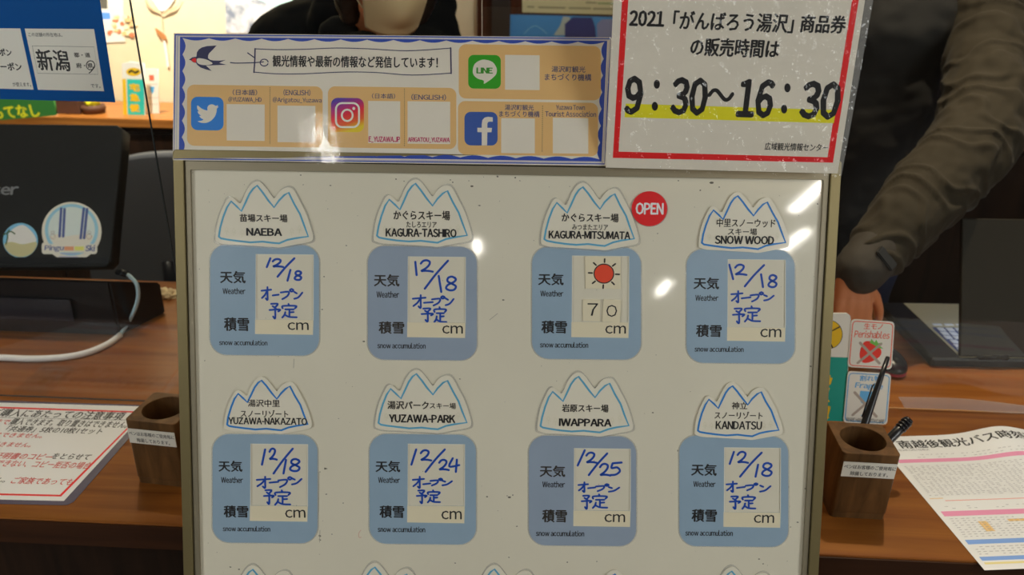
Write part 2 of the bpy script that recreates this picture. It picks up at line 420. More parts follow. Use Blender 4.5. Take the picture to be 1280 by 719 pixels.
# lobby lamps whose reflections glint on the board
M_lampglow = mat('lamp_glow', (255, 250, 238), 0.5, k=0, emit=60)
M_lampbody = mat('lamp_housing', (225, 225, 220), 0.4, k=0.95)
for i, (x, y, dx, dy, col) in enumerate(((1.86, -2.75, 0.06, 0.60, 0), (2.12, -3.8, 0.06, 0.55, 0), (1.46, -5.5, 0.06, 0.55, 0), (-0.28, -4.1, 0.05, 0.35, 0), (-2.3, -4.5, 0.05, 0.5, 0), (-0.77, -0.72, 0.05, 0.25, 1))):
    t = thing('ceiling_lamp', ('long slim ceiling lamp over the lobby, nearest of the right-hand row', 'long slim ceiling lamp over the lobby, second of the right-hand row', 'long slim ceiling lamp over the lobby, farthest of the right-hand row', 'short ceiling lamp in the middle of the lobby', 'slim ceiling lamp on the left side of the lobby', 'smallest ceiling lamp, almost above the viewer')[i], 'lamp', Matrix.Translation((x, y, 2.60)), 'lobby ceiling lamps')
    box('housing', -dx * 1.5, dx * 1.5, -dy / 2 - 0.03, dy / 2 + 0.03, -0.03, 0.02, M_lampbody, t, bev=0.004)
    box('tube', -dx / 2, dx / 2, -dy / 2, dy / 2, -0.045, -0.0305, M_lampglow, t)

# ================================================================== WHITEBOARD
B = BOARD
wTop = B.L(640, 195).y; uL = B.L(220, 203).x; uR = B.L(1048, 215).x
wBot = wTop - 0.90
BW = Sheet(B, 634, 460, 'whiteboard', 'large tilted whiteboard with a champagne metal frame listing ski resorts', 'whiteboard')
def bl(u, w_): return (u, w_)
PT = 0.012
ox = BW.c
x0, x1, y0, y1 = uL - ox.x, uR - ox.x, wBot - ox.y, wTop - ox.y
M_board = mat('whiteboard_enamel', (164, 159, 144), 0.42, spec=0.4, coat=1.0, coat_rough=0.05, bump=0.012, bscale=9, var=0.025, vscale=5)
panel = box('panel', x0 + 0.004, x1 - 0.004, y0 + 0.004, y1 - 0.004, -PT, 0, M_board, BW.root)
shape('outer_frame', [rrect(x0, y0, x1, y1, 0.004), rrect(x0 + 0.0115, y0 + 0.0115, x1 - 0.0115, y1 - 0.0115, 0.001)], -0.016, 0.023, M_frame, BW.root, bevel=0.0008)
shape('groove_shade', [rrect(x0 + 0.0113, y0 + 0.0113, x1 - 0.0113, y1 - 0.0113, 0.001), rrect(x0 + 0.0137, y0 + 0.0137, x1 - 0.0137, y1 - 0.0137, 0.001)], 0.0, 0.003, M_groove, BW.root)  # dark strip in the frame groove, its shade put into the colour
shape('inner_lip', [rrect(x0 + 0.0136, y0 + 0.0136, x1 - 0.0136, y1 - 0.0136, 0.001), rrect(x0 + 0.020, y0 + 0.020, x1 - 0.020, y1 - 0.0245, 0.002)], 0.0, 0.0045, M_lip, BW.root)
# stand
M_leg = mat('grey_steel_leg', (110, 108, 100), 0.4, metal=0.7)
Bi = B.M @ Matrix.Translation((ox.x, ox.y, 0))
Binv = Bi.inverted()
def floor_hit_in_board(u):   # point where the board plane (behind it) meets the floor
    p = Bi @ Vector((u, y0, -0.03)); dvec = (Bi.to_3x3() @ Vector((0, -1, 0)))
    return p + dvec * ((p.z - 0.0) / -dvec.z)
for u in (x0 + 0.10, x1 - 0.10):
    a = Bi @ Vector((u, y0 + 0.35, -0.03)); b = floor_hit_in_board(u); b.z = 0.012
    tube('leg', [Binv @ a, Binv @ b], 0.011, M_leg, BW.root)
    c = Bi @ Vector((u, y0 + 0.12, -0.03)); e = Vector((c.x, V_FRONT + 0.02, 0.012))
    tube('brace', [Binv @ c, Binv @ e], 0.009, M_leg, BW.root)
box('pen_tray', x0 + 0.2, x1 - 0.2, y0 - 0.004, y0 + 0.006, 0.007, 0.05, M_lip, BW.root)
# marks worn into the board
vs, fs = [], []
def speck(px, py, r, asp=1.0):
    c = BW.L(px, py); b = len(vs); n = 6; a = random.random() * 3
    for i in range(n):
        t = 2 * PI * i / n; q = r * 0.00106 * random.uniform(0.6, 1.2)
        vs.append((c[0] + q * math.cos(t) * asp, c[1] + q * math.sin(t), 0.00012))
    fs.append(tuple(range(b, b + n)))
for px, py, r in ((243, 209, .8), (247, 208, .8), (251, 207.5, .9), (241, 216, .6), (376, 219, .7), (379, 231, .6), (413, 232, .8), (433, 307, .7), (405, 346, .9), (403, 387, .7), (256, 451, .6), (495, 224, .9), (505, 226.5, .7), (563, 225, 1), (566, 228, .9), (590, 233, 1.1), (586, 226, .7), (622, 221, 1.4), (644, 222, 1), (650, 226, .6), (599, 257, .9), (629, 375, 1), (455, 427, .9), (890, 228.5, 1.5), (899, 234, .8), (875.5, 238, 1.1), (1029, 232, .9), (1022, 255, 1), (1026, 241, .7), (1013, 458, .9), (407, 586, 1.3), (400, 590, .8), (408, 618, .8), (429, 629, 1), (400, 670, 1.4), (400, 675, 1), (415, 668, .8), (609, 621, .9), (634, 620, 1), (637, 622, 1.3), (641, 619, .9), (636, 697, 1), (949, 699, 1.1), (954, 705, 1.2), (709, 703, .8), (746, 702, .7), (288, 709, 1), (299, 712, 1), (569, 704, .8), (575, 474, .8), (816, 516, .8), (847, 564, .7), (847, 563, .7), (997, 653, 1), (988, 659, .7), (1011, 573, .8), (822, 292, .7), (848, 226, .6), (646, 658, .8), (1007, 611, .8), (980, 612, .8), (986, 609, .8)):
    speck(px, py, r, random.choice((1, 1.5, 2)))
for i in range(150):
    px, py = random.uniform(245, 1020), random.uniform(215, 716); speck(px, py, random.uniform(.25, .55))
pymesh('marker_specks', vs, fs, mat('faded_marker_specks', (70, 66, 56), 0.6), BW.root)['kind'] = 'stuff'
_sc = BW.stroke('scuff_lines', [[(238, 546), (238.5, 549)], [(399, 590), (398.5, 640)], [(400, 663), (399.5, 678)], [(367, 460), (367.5, 449)], [(612, 400), (622, 392)]], 0.7, 0.00013, mat('faint_scuff', (120, 116, 104), 0.6), smooth=False); _sc['kind'] = 'stuff'
BW.stroke('red_marker_trace', [[(451, 663), (448.5, 667), (449, 672), (451.5, 671.5)]], 0.6, 0.00013, mat('faint_red_trace', (150, 112, 96), 0.6))

# ------------------------------------------------------------------ mountain name cards
NLINE = [(290, 510), (300, 450), (320, 380), (345, 315), (372, 275), (410, 310), (441, 341), (465, 290), (495, 225), (520, 190), (545, 172), (580, 215), (620, 270), (657, 315), (690, 270), (725, 235), (755, 218), (790, 290), (830, 360), (855, 430), (885, 508), (800, 520), (745, 532), (690, 555), (640, 550), (580, 543), (500, 548), (420, 540), (350, 530), (305, 522)]
NCARD = [(268, 530), (276, 450), (296, 370), (326, 300), (348, 260), (372, 248), (396, 262), (418, 284), (436, 288), (450, 262), (474, 208), (506, 163), (545, 145), (580, 162), (620, 212), (648, 250), (664, 250), (692, 212), (724, 190), (760, 184), (790, 206), (830, 280), (870, 360), (903, 460), (914, 520), (890, 545), (800, 562), (740, 574), (690, 582), (640, 578), (540, 572), (430, 565), (330, 560), (285, 548)]
cx_, cy_ = 600, 380
NLAM = [(cx_ + (x - cx_) * 1.045, cy_ + (y - cy_) * 1.06) for x, y in NCARD]
MT = [
 ((274.5, 232.3, 386.2, 304.2), 0, 'NAEBA', [('苗場スキー場', 301, 268, 360, 277.5, .9), ('NAEBA', 309.5, 285.5, 353, 294.5, 1.6)], 'white mountain-shaped card reading NAEBA at the top left of the whiteboard'),
 ((471.7, 229.7, 584, 303.3), 0, '', [('かぐらスキー場', 492.5, 263.5, 562.5, 275, .9), ('たしろエリア', 508.5, 277, 546, 284.5, .5), ('KAGURA-TASHIRO', 483, 286, 570.5, 296, 1.6)], 'white mountain-shaped card reading KAGURA-TASHIRO, second in the upper row'),
 ((680.4, 233.8, 792.5, 307.4), 0, '', [('かぐらスキー場', 702, 267, 772.5, 277.5, .9), ('みつまたエリア', 715, 280.5, 759.5, 287.7, .5), ('KAGURA-MITSUMATA', 686, 289, 787, 298.5, 1.6)], 'white mountain-shaped card reading KAGURA-MITSUMATA beside the red OPEN disc'),
 ((876.7, 245, 981, 311.2), 1, '', [('中里スノーウッド', 895, 273.5, 968, 284, .5), ('スキー場', 909, 285.5, 945, 294, .5), ('SNOW WOOD', 893, 295, 966, 305, 1.6)], 'white mountain-shaped card reading SNOW WOOD at the right end of the upper row'),
 ((284.8, 475, 385.3, 537.3), 1, '', [('湯沢中里', 311, 499, 350.5, 508, .5), ('スノーリゾート', 302, 512, 361, 521, .5), ('YUZAWA-NAKAZATO', 287, 521.5, 384.5, 530, 1.2)], 'white mountain-shaped card reading YUZAWA-NAKAZATO at the left of the lower row'),
 ((473.6, 467, 583.6, 536), 0, '', [('湯沢パーク', 485, 501, 536, 511, .9), ('スキー場', 537.5, 503, 570, 510.5, .5), ('YUZAWA-PARK', 487, 518, 569, 527.5, 1.6)], 'white mountain-shaped card reading YUZAWA-PARK in the lower row'),
 ((675.7, 470.3, 785.5, 540), 0, '', [('岩原スキー場', 702.5, 505, 760, 514.5, .9), ('IWAPPARA', 699, 523, 763.5, 532, 1.6)], 'white mountain-shaped card reading IWAPPARA in the lower row'),
 ((871.6, 482, 972.5, 544.8), 1, '', [('神立', 914, 502, 933, 511, .5), ('スノーリゾート', 892.5, 514, 952, 523, .5), ('KANDATSU', 894, 526, 951, 536, 1.4)], 'white mountain-shaped card reading KANDATSU at the right of the lower row'),
 ((269, 711, 381, 783), 0, '', [], 'mountain-shaped card at the bottom edge, only its peak visible, leftmost of the five'),
 ((421, 708, 533, 780), 0, '', [], 'mountain-shaped card at the bottom edge showing two peaks below the 12/24 card'),
 ((570, 710.5, 682, 782), 0, '', [], 'mountain-shaped card at the bottom edge, the middle one of five, one peak visible'),
 ((720, 716.5, 832, 788), 1, '', [], 'mountain-shaped card at the bottom edge below the 12/25 card, barely visible dark blue tip'),
 ((866, 713, 978, 785), 0, '', [], 'mountain-shaped card at the bottom edge, rightmost of the five, one peak visible'),
]
ZM = 0.0016
for bi, (bx, deep, _, texts, label) in enumerate(MT):
    def mp(p, bx=bx): return (bx[0] + (p[0] - 290) / 595 * (bx[2] - bx[0]), bx[1] + (p[1] - 172) / 383 * (bx[3] - bx[1]))
    S = Sheet(B, (bx[0] + bx[2]) / 2, (bx[1] + bx[3]) / 2, 'mountain_name_card', label, 'name card', lift=0.0, group='mountain-shaped resort name cards on the whiteboard')
    if not deep:
        S.poly('laminate_border', smooth_pts([mp(p) for p in NLAM], 3, True), ZM - 0.0004, M_lamedge, 0.0006)
    S.poly('card', smooth_pts([mp(p) for p in NCARD], 3, True), ZM, M_white, 0.0011, bevel=0.0002)
    S.stroke('mountain_outline', [[(x + random.uniform(-.15, .15), y + random.uniform(-.15, .15)) for x, y in [mp(p) for p in NLINE]]], 2.3, ZM + 0.0015, M_deepline if deep else M_blueline, closed=True, smooth=False)
    tr = []
    for tx, ty in ((342, 470), (390, 478), (445, 488), (775, 478), (826, 462)):
        a = [(tx, ty + 26), (tx, ty), (tx - 14, ty + 12), (tx - 6, ty - 4), (tx - 12, ty - 6), (tx, ty - 26), (tx + 12, ty - 6), (tx + 6, ty - 4), (tx + 14, ty + 12), (tx, ty)]
        tr.append([mp(p) for p in a])
    S.stroke('faint_trees', tr, 0.5, ZM + 0.00145, M_tree, smooth=False)['kind'] = 'stuff'
    for tx in texts:
        s_, a0, b0, a1, b1, bo = tx
        S.text(s_, a0, b0, a1, b1, M_ink if bo > 1 else M_brown, ZM + 0.0017, bold=0.03 if bo > 1.5 else 0.022 if bo > 1 else 0.02 if bo > .8 else 0.012)

# ------------------------------------------------------------------ pale blue status placards
PL = [
 ((262, 306, 400, 444), (320, 318, 392, 418), 399.5, (276, 339, 307, 354), (279, 360, 307, 367.5), (281, 397, 311.5, 413.5), (274.5, 425, 334.5, 431.5), (360, 403, 386, 412.5), 0),
 ((459, 308, 597, 450), (510, 321, 582, 422), 403, (468, 343, 499, 358), (471, 364, 499, 372), (474, 402, 505, 417), (472, 428.5, 532, 435.5), (553, 407, 578.5, 417), 1),
 ((664, 309, 802, 449), (715, 320, 786, 422), 402.5, (673, 342, 704, 356.5), (675.5, 363, 704, 370.5), (677, 401, 708, 416.5), (675, 427.5, 735, 434.5), (756.5, 407, 782, 417), 0),
 ((857, 312, 994, 454), (909.5, 324.5, 981.5, 426.5), 409, (867, 347, 898, 361.5), (869, 368.5, 897.5, 376), (870, 406, 901, 421), (868, 433, 929, 439.7), (950, 411, 976, 421.5), 0),
 ((265, 543, 398, 678.5), (313.5, 555, 385, 651.5), 632, (274, 576, 303, 589.5), (277, 596, 304, 603.5), (280.5, 632, 310.5, 646.5), (279, 657.5, 338, 664), (357, 637, 382, 647), 0),
 ((461, 543, 596, 680), (510, 555, 581, 653.5), 632, (470, 576, 500, 590), (473, 596, 500, 603.5), (475, 632, 505, 647), (472.5, 658, 531.5, 665), (552, 638.5, 577, 649), 0),
 ((660, 545, 796, 682), (717.5, 560.5, 788, 658), 638, (675, 582, 706, 596), (678, 601.5, 706, 609), (678, 637, 708, 652.5), (670, 663, 730, 670), (755.5, 642.5, 781, 652.5), 1),
 ((848, 545, 986, 683), (905, 559.5, 975.5, 659), 640, (864, 580, 895, 594.5), (866.5, 601, 894, 608.5), (864.5, 636.5, 895, 652), (856.5, 662.5, 915.5, 669.5), (942, 643.5, 967, 653.5), 0),
]
PNAME = ['pale blue weather card under the NAEBA mountain, dated 12/18', 'pale blue weather card under the KAGURA-TASHIRO mountain, dated 12/18', 'pale blue weather card showing the sun picture and 70 cm',
 'pale blue weather card under the SNOW WOOD mountain, dated 12/18', 'pale blue weather card under the YUZAWA-NAKAZATO mountain, dated 12/18', 'pale blue weather card under the YUZAWA-PARK mountain, dated 12/24',
 'pale blue weather card under the IWAPPARA mountain, dated 12/25', 'pale blue weather card under the KANDATSU mountain, dated 12/18']
for (o, wn, band, tk, we, sk, sn, cm, g), lab in zip(PL, PNAME):
    S = Sheet(B, (o[0] + o[2]) / 2, (o[1] + o[3]) / 2, 'weather_placard', lab, 'placard', group='weather placards on the whiteboard')
    sl = 0.010
    def q(pts): return [(x, y + (x - (o[0] + o[2]) / 2) * sl) for x, y in pts]
    outer = q(rrect(o[0] + 1, o[1], o[2] - 1, o[3], 21, 8)); hole = q([(wn[0], wn[1]), (wn[2], wn[1]), (wn[2] - .3, band), (wn[0] - .3, band)])
    film = q(rrect(o[0] - .8, o[1] - 1.2, o[2] + .8, o[3] + 1.2, 22.5, 8))
    S.poly('laminate_border', film, 0.0001, M_lamedge, 0.0004, holes=(hole,))
    S.poly('card', outer, 0.0002, M_plac2 if g else M_plac, 0.0008, holes=(hole,))
    S.poly('value_strip', q([(wn[0] - .8, band), (wn[2], band), (wn[2] - .6, wn[3]), (wn[0] - 1.0, wn[3] - .4)]), 0.00102, M_cream, 0.00003)
    rim = [(wn[0], band), (wn[0] + .3, wn[1]), (wn[2], wn[1]), (wn[2] - .3, band)]
    S.stroke('window_edge', [q(rim)], 1.0, 0.00106, mat('cut_edge_white', (169, 166, 155), 0.4), smooth=False)
    for s_, bx, bo in (('天気', tk, .022), ('積雪', sk, .024)):
        S.text(s_, *bx, M_brown if g else M_ink, 0.0011, slope=sl, bold=bo)
    S.text('Weather', *we, M_ink, 0.0011, slope=sl, bold=.022); S.text('snow accumulation', *sn, M_ink, 0.0011, slope=sl, bold=.022)
    S.text('cm', *cm, M_ink, 0.0011, slope=sl, bold=.008)

# handwriting on the board, seen in the placards' windows
G = {'1': [[(.9, 0), (.5, .5), (.1, 1)]],
 '2': [[(.0, .28), (.2, .06), (.5, 0), (.75, .14), (.68, .42), (.38, .72), (.05, .92), (.35, .9), (.7, .92), (1, .98)]],
 '/': [[(1, 0), (.48, .48), (0, 1)]],
 '8': [[(.9, .12), (.6, 0), (.25, .08), (.18, .33), (.55, .5), (.95, .7), (.8, .95), (.4, 1), (.05, .85), (.22, .6), (.7, .42), (.95, .22), (.84, .06)]],
 '4': [[(.38, 0), (.05, .6), (1, .5)], [(.78, .1), (.68, 1)]],
 '5': [[(.2, .08), (.1, .45), (.6, .4), (.85, .68), (.5, .95), (0, 1)], [(.2, .08), (1, .02)]],
 'O': [[(0, .28), (1, .2)], [(.62, 0), (.62, .5), (.62, 1), (.45, .88)], [(.58, .28), (.36, .6), (.05, .85)]],
 '-': [[(0, .6), (1, .35)]],
 'P': [[(0, .36), (.62, .3), (.52, .7), (.12, 1)], [(.85, .02), (.99, .14), (.85, .28), (.71, .14), (.85, .02)]],
 'N': [[(0, .0), (.3, .2)], [(0, .95), (.5, .75), (1, .1)]],
 'Y': [[(.15, .05), (.8, .05), (.5, .3)], [(.3, .2), (.62, .36)], [(0, .45), (1, .42), (.85, .55)], [(.55, .42), (.55, 1), (.35, .88)]],
 'T': [[(.46, 0), (.5, .12)], [(.08, .32), (.1, .15), (.95, .15), (.88, .32)], [(.25, .4), (.8, .4)], [(.52, .4), (.52, .85)], [(.52, .62), (.8, .6)], [(.25, .6), (.2, .8), (.05, 1)], [(.2, .78), (.5, .95), (1, .98)]]}
HW = [
 [('1', 333, 323, 338.5, 334), ('2', 341, 324, 354, 334), ('/', 347, 323, 368, 346), ('1', 359, 337.5, 363.5, 351), ('8', 368, 339, 377, 350), ('O', 327, 359, 339, 375), ('-', 341, 367, 348.5, 371), ('P', 351, 361, 367, 374), ('N', 368, 365, 378, 374), ('Y', 337, 379, 350, 398), ('T', 352, 380, 371, 397)],
 [('1', 521, 327.5, 519, 344), ('2', 526, 325.5, 541, 340), ('/', 531, 326, 560, 361), ('1', 552, 345, 548, 365), ('8', 557, 346, 570.5, 363), ('O', 516, 369, 532, 385), ('-', 530, 376.5, 541, 380), ('P', 540, 370, 556, 382), ('N', 557, 373, 567, 382), ('Y', 527, 385, 541, 402), ('T', 542, 384, 558, 403)],
 [('1', 917, 331, 911, 349), ('2', 919, 331, 933, 344), ('/', 931, 331.5, 955, 358), ('1', 954, 343, 951, 359), ('8', 960, 344, 971, 359), ('O', 914, 364, 928, 378), ('-', 927, 370, 938, 375), ('P', 938, 365, 954, 377), ('N', 955, 369, 967, 376), ('Y', 916, 385, 930, 404), ('T', 930, 383, 950, 402)],
 [('1', 327, 562, 332, 581), ('2', 337, 561, 346, 575), ('/', 342, 561, 366, 592), ('1', 354, 575, 358, 592), ('8', 362, 574, 375, 589), ('O', 321, 596, 338, 610), ('-', 337, 601, 348, 605), ('P', 348, 596, 365, 609), ('N', 365, 598, 377, 606), ('Y', 330, 612, 342, 630), ('T', 343, 613, 363, 631)],
 [('1', 513.5, 562, 521, 581), ('2', 526, 563, 539, 576), ('/', 532, 562, 556, 590), ('2', 549, 575, 561, 588), ('4', 561, 573, 574, 590), ('O', 516, 596, 530, 610), ('-', 529, 603, 538, 607), ('P', 538, 598, 553, 607), ('N', 553, 601, 565, 607), ('Y', 521, 612.5, 533, 629), ('T', 534, 613, 550, 628)],
 [('1', 721, 563, 732, 582), ('2', 733, 566, 746, 579), ('/', 736, 567, 759, 594), ('2', 750, 580, 763, 595), ('5', 763, 578, 777, 594), ('O', 723, 603, 735, 615), ('-', 735, 608, 744, 612), ('P', 745, 605, 761, 614), ('N', 761, 609, 774, 615), ('Y', 727, 619, 739, 636), ('T', 740, 618, 759, 635)],
 [('1', 911.5, 565, 918, 580), ('2', 922, 565, 935, 579), ('/', 925, 566, 952, 596), ('1', 944, 581, 948, 596), ('8', 952, 579, 965, 595), ('O', 908, 602, 921, 615), ('-', 921, 607, 931, 612), ('P', 932, 604, 947, 613), ('N', 950, 607, 963, 615), ('Y', 912, 620, 925, 636), ('T', 927, 619, 944, 636)]]
HWN = ['NAEBA', 'KAGURA-TASHIRO', 'SNOW WOOD', 'YUZAWA-NAKAZATO', 'YUZAWA-PARK', 'IWAPPARA', 'KANDATSU']
for L, nm in zip(HW, HWN):
    ln, l2 = [], []
    for ch, a0, b0, a1, b1 in L:
        for st in G[ch]:
            st2 = [(a0 + (a1 - a0) * x, b0 + (b1 - b0) * y) for x, y in st]
            (ln if ch in '12/845' else l2).append(st2)
    BW.stroke('handwriting', ln, 2.7, 0.00016, M_marker)['label'] = 'blue marker date in the ' + nm + ' window'
    BW.stroke('handwriting', l2, 2.3, 0.00036, M_marker)['label'] = 'blue marker words in the ' + nm + ' window'

# sun picture and digit cards, OPEN disc
S = Sheet(B, 753, 341, 'weather_picture_card', 'small white card with a red sun on the 70 cm weather card', 'card')
S.poly('card', [(731, 320.5), (775.5, 321.5), (775.5, 361), (732, 360.5)], 0.0003, M_cream, 0.0012, bevel=0.0001)
S.poly('sun_rim', ell(754.7, 342, 13, 12.6), 0.00165, M_brown)
S.poly('sun_disc', ell(754.7, 342, 11.6, 11.2), 0.0017, M_sun)
S.stroke('sun_rays', [[(754.7 + math.cos(math.radians(a)) * 14.6, 342 + math.sin(math.radians(a)) * 14.2), (754.7 + math.cos(math.radians(a)) * 19.2, 342 + math.sin(math.radians(a)) * 18.2)] for a in range(-87, 270, 45)], 2.0, 0.00166, M_brown, smooth=False)
for d, q4, tb, lab in (('7', [(728.5, 374), (750, 374.6), (749.5, 401.5), (728.7, 401)], (734, 379, 747, 394.5), 'small white digit card 7 left of the 0'), ('0', [(754.5, 374.3), (776.5, 375), (774.5, 403), (752.8, 402)], (757.5, 381, 771, 396), 'small white digit card 0 right of the 7')):
    S = Sheet(B, (q4[0][0] + q4[1][0]) / 2, 388, 'digit_card', lab, 'card', group='snow depth digit cards')
    S.poly('card', q4, 0.0003, M_cream, 0.0014, bevel=0.0001)
    S.text(d if d == '7' else 'O', *tb, M_ink, 0.00195, name='digit')
S = Sheet(B, 811.5, 261, 'open_disc', 'round red magnet reading OPEN', 'magnet')
S.poly('rim', ell(811.7, 261.3, 22.9, 22.3, 48), 0.0002, M_lamedge, 0.0014)
S.poly('disc', ell(811.5, 261, 21.9, 21.5, 48), 0.0002, M_redcard, 0.0020, bevel=0.0003)
S.text('OPEN', 794.5, 253.8, 828.3, 268, mat('pinkish_white', (225, 190, 180), 0.5), 0.0026, bold=0.03)

# ================================================================== SIGNS ON TOP OF THE BOARD
# --- laminated social-media banner, leaning back a little more than the board
LB = math.radians(25)
BP = Plane(B.hit(490, 204) + B.n * 0.0085, RU * 0 + Vector((1, -0.004, 0)), (0, math.sin(LB), math.cos(LB)))
S = Sheet(BP, 490, 122, 'laminated_banner', 'long laminated banner with a swallow and social media icons on top of the whiteboard', 'sign')
Q = [(217.5, 41.5), (765, 47), (757.5, 207.5), (216, 200.3)]
S.poly('paper', Q, 0, M_print, 0.0003)
z = 0.0004
def lerp(a, b, t): return (a[0] + (b[0] - a[0]) * t, a[1] + (b[1] - a[1]) * t)
S.stroke('thin_border_line', [[(219.2, 43.5), (492, 45.7), (763, 48.6), (759.5, 125), (755.5, 205), (490, 202), (217.8, 198.5), (218.3, 120)]], 1.5, z, M_blue, smooth=False, closed=True)
S.stroke('grey_border_line', [[(222.2, 45.0), (492, 47.3), (761, 50.2), (757.3, 125), (753.6, 202.9), (490, 200.3), (220.5, 196.6), (221.3, 120)]], 0.8, z + 4e-5, mat('grey_border', (120, 122, 140), .5), smooth=False, closed=True)
TL, TR, BR_, BL = (225.2, 46.2), (759, 51.2), (751.8, 202), (223.8, 194.6)
iTL, iTR, iBR, iBL = (228.4, 47.6), (755.5, 52.6), (749.3, 199.4), (227.2, 192.2)
inner = []
def arcs(a, b, n, bx, by):
    for i in range(n):
        p, q_ = lerp(a, b, i / n), lerp(a, b, (i + 1) / n)
        for j in range(7):
            t = j / 7; m_ = math.sin(PI * t); c = lerp(p, q_, t); inner.append((c[0] + bx * m_, c[1] + by * m_))
arcs(iTL, iTR, 16, 0, 3.0); arcs(iTR, iBR, 7, -3.4, 0); arcs(iBR, iBL, 15, 0, -3.0); arcs(iBL, iTL, 7, 3.8, 0)
S.poly('scalloped_border', [TL, TR, BR_, BL], z, M_blue, 0, holes=(inner,))
for nm, b_ in (('A', (234, 107, 403.5, 183.5)), ('B', (410, 109, 570.5, 185.5)), ('C', (573.5, 56.5, 751, 124.5)), ('D', (572.5, 127.5, 747.5, 194.5))):
    S.rr('peach_panel', *b_, 9, z + 2e-5, M_peach, slope=0.014)
z2 = z + 6e-5
S.rr('blue_bird_icon', 239, 121.3, 279.6, 163, 8, z2, mat('sky_blue_icon', (22, 92, 158), .5), slope=.014)
def c8(x, y): return (215 + x / 7.99, 120 + y / 7.99)
S.poly('white_bird', [c8(*p) for p in smooth_pts([(256, 95), (300, 128), (345, 145), (355, 140), (355, 115), (372, 92), (400, 84), (425, 92), (438, 100), (462, 92), (455, 108), (468, 108), (450, 128), (446, 160), (430, 205), (395, 245), (350, 268), (300, 270), (258, 255), (295, 248), (315, 236), (290, 222), (275, 200), (290, 198), (265, 175), (258, 152), (272, 155), (255, 130)], 3, True)], z2 + 5e-5, M_print)
# photo-sharing icon: graded squircle with a white camera drawing
mi = bpy.data.materials.new('magenta_orange_icon'); mi.use_nodes = True; nt = mi.node_tree
tc = nt.nodes.new('ShaderNodeTexCoord'); sp = nt.nodes.new('ShaderNodeSeparateXYZ'); ad = nt.nodes.new('ShaderNodeMath'); ad.operation = 'MULTIPLY_ADD'; ad.inputs[1].default_value = -0.35
rp = nt.nodes.new('ShaderNodeValToRGB'); e = rp.color_ramp.elements
e[0].position = 0.0; e[0].color = (*alb((215, 150, 30)), 1); e[1].position = 1.0; e[1].color = (*alb((60, 40, 120)), 1)
for p_, c_ in ((.22, (200, 70, 25)), (.5, (168, 24, 40)), (.78, (120, 28, 92))): e.new(p_).color = (*alb(c_), 1)
_a, _b = S.L(413.8, 165.3), S.L(455, 122.6); mpn = nt.nodes.new('ShaderNodeMapping'); mpn.vector_type = 'TEXTURE'; mpn.inputs['Location'].default_value = (_a[0], _a[1], 0); mpn.inputs['Scale'].default_value = (_b[0] - _a[0], _b[1] - _a[1], 1); nt.links.new(tc.outputs['Object'], mpn.inputs['Vector']); nt.links.new(mpn.outputs[0], sp.inputs[0]); nt.links.new(sp.outputs[0], ad.inputs[0]); nt.links.new(sp.outputs[1], ad.inputs[2])
a2 = nt.nodes.new('ShaderNodeMath'); a2.operation = 'ADD'; a2.inputs[1].default_value = 0.15; nt.links.new(ad.outputs[0], a2.inputs[0])
nt.links.new(a2.outputs[0], rp.inputs[0]); nt.links.new(rp.outputs[0], nt.nodes['Principled BSDF'].inputs['Base Color'])
S.rr('camera_icon', 413.8, 122.6, 455, 165.3, 8.5, z2, mi, slope=.014)
def c6(x, y): return (370 + x / 6.095, 100 + y / 6.095)
M_pw = mat('pinkish_paper', (200, 176, 160), 0.5)
S.stroke('camera_drawing', [[c6(x, y) for x, y in rrect(305, 177, 481, 360, 46, 5)]], 2.4, z2 + 5e-5, M_pw, smooth=False, closed=True)
S.stroke('camera_lens', [[c6(x, y) for x, y in ell(391, 270, 41, 43, 28)]], 2.4, z2 + 5e-5, M_pw, smooth=False, closed=True)
S.poly('camera_dot', [c6(x, y) for x, y in ell(441, 218, 11, 12, 16)], z2 + 5e-5, M_pw)
# chat icon
S.rr('chat_icon', 585.3, 68.8, 626, 111, 7, z2, mat('leaf_green_icon', (32, 118, 14), .5), slope=.008)
S.poly('chat_bubble', smooth_pts([(591, 88), (593.5, 80), (601, 75.3), (608, 75), (616, 78), (620.8, 85.5), (620.3, 92.5), (616, 97.5), (610, 102), (604.8, 105), (604.6, 100.8), (597.5, 98.6), (592.2, 94)], 3, True), z2 + 5e-5, M_print)
S.text('LINE', 596, 84.9, 615.4, 91.8, mat('leaf_green_ink', (40, 105, 25), .5), z2 + 1e-4, bold=.035)
# f icon
S.rr('letter_icon', 580.6, 140, 622, 182, 8, z2, mat('denim_blue_icon', (36, 62, 120), .5), slope=.008)
def cd6(x, y): return (560 + x / 6.095, 110 + y / 6.095)
S.poly('letter_f', [cd6(x, y) for x, y in [(257, 438), (257, 338), (224, 337), (224, 304), (257, 304), (257, 275), (262, 245), (280, 226), (305, 220), (341, 224), (341, 258), (320, 257), (306, 260), (300, 272), (300, 304), (336, 305), (331, 338), (300, 338), (298, 438)]], z2 + 5e-5, M_print)
for b_ in ((283.5, 130.5, 331, 176), (347, 132.3, 394.3, 178), (460.3, 126.5, 500.3, 179.3), (509.5, 127, 562.8, 180), (631.3, 69, 674.5, 112.5), (626.5, 148, 668.5, 191.6), (691, 147.5, 735.3, 192)):
    S.rr('blank_white_square', *b_, 0.4, z2, M_print, slope=.012)
for x, ya, yb in ((337.6, 110, 179), (505.6, 111.5, 182), (678.2, 133, 189)):
    vs, fs = [], []
    n = int((yb - ya) / 2.45)
    for i in range(n + 1):
        c = S.L(x - (0.6 if x > 600 else 0) * (i / n), ya + (yb - ya) * i / n); b0 = len(vs)
        for j in range(6): vs.append((c[0] + .0006 * math.cos(j * PI / 3), c[1] + .0006 * math.sin(j * PI / 3), z2))
        fs.append(tuple(range(b0, b0 + 6)))
    pymesh('dotted_line', vs, fs, M_ink, S.root)['kind'] = 'stuff'
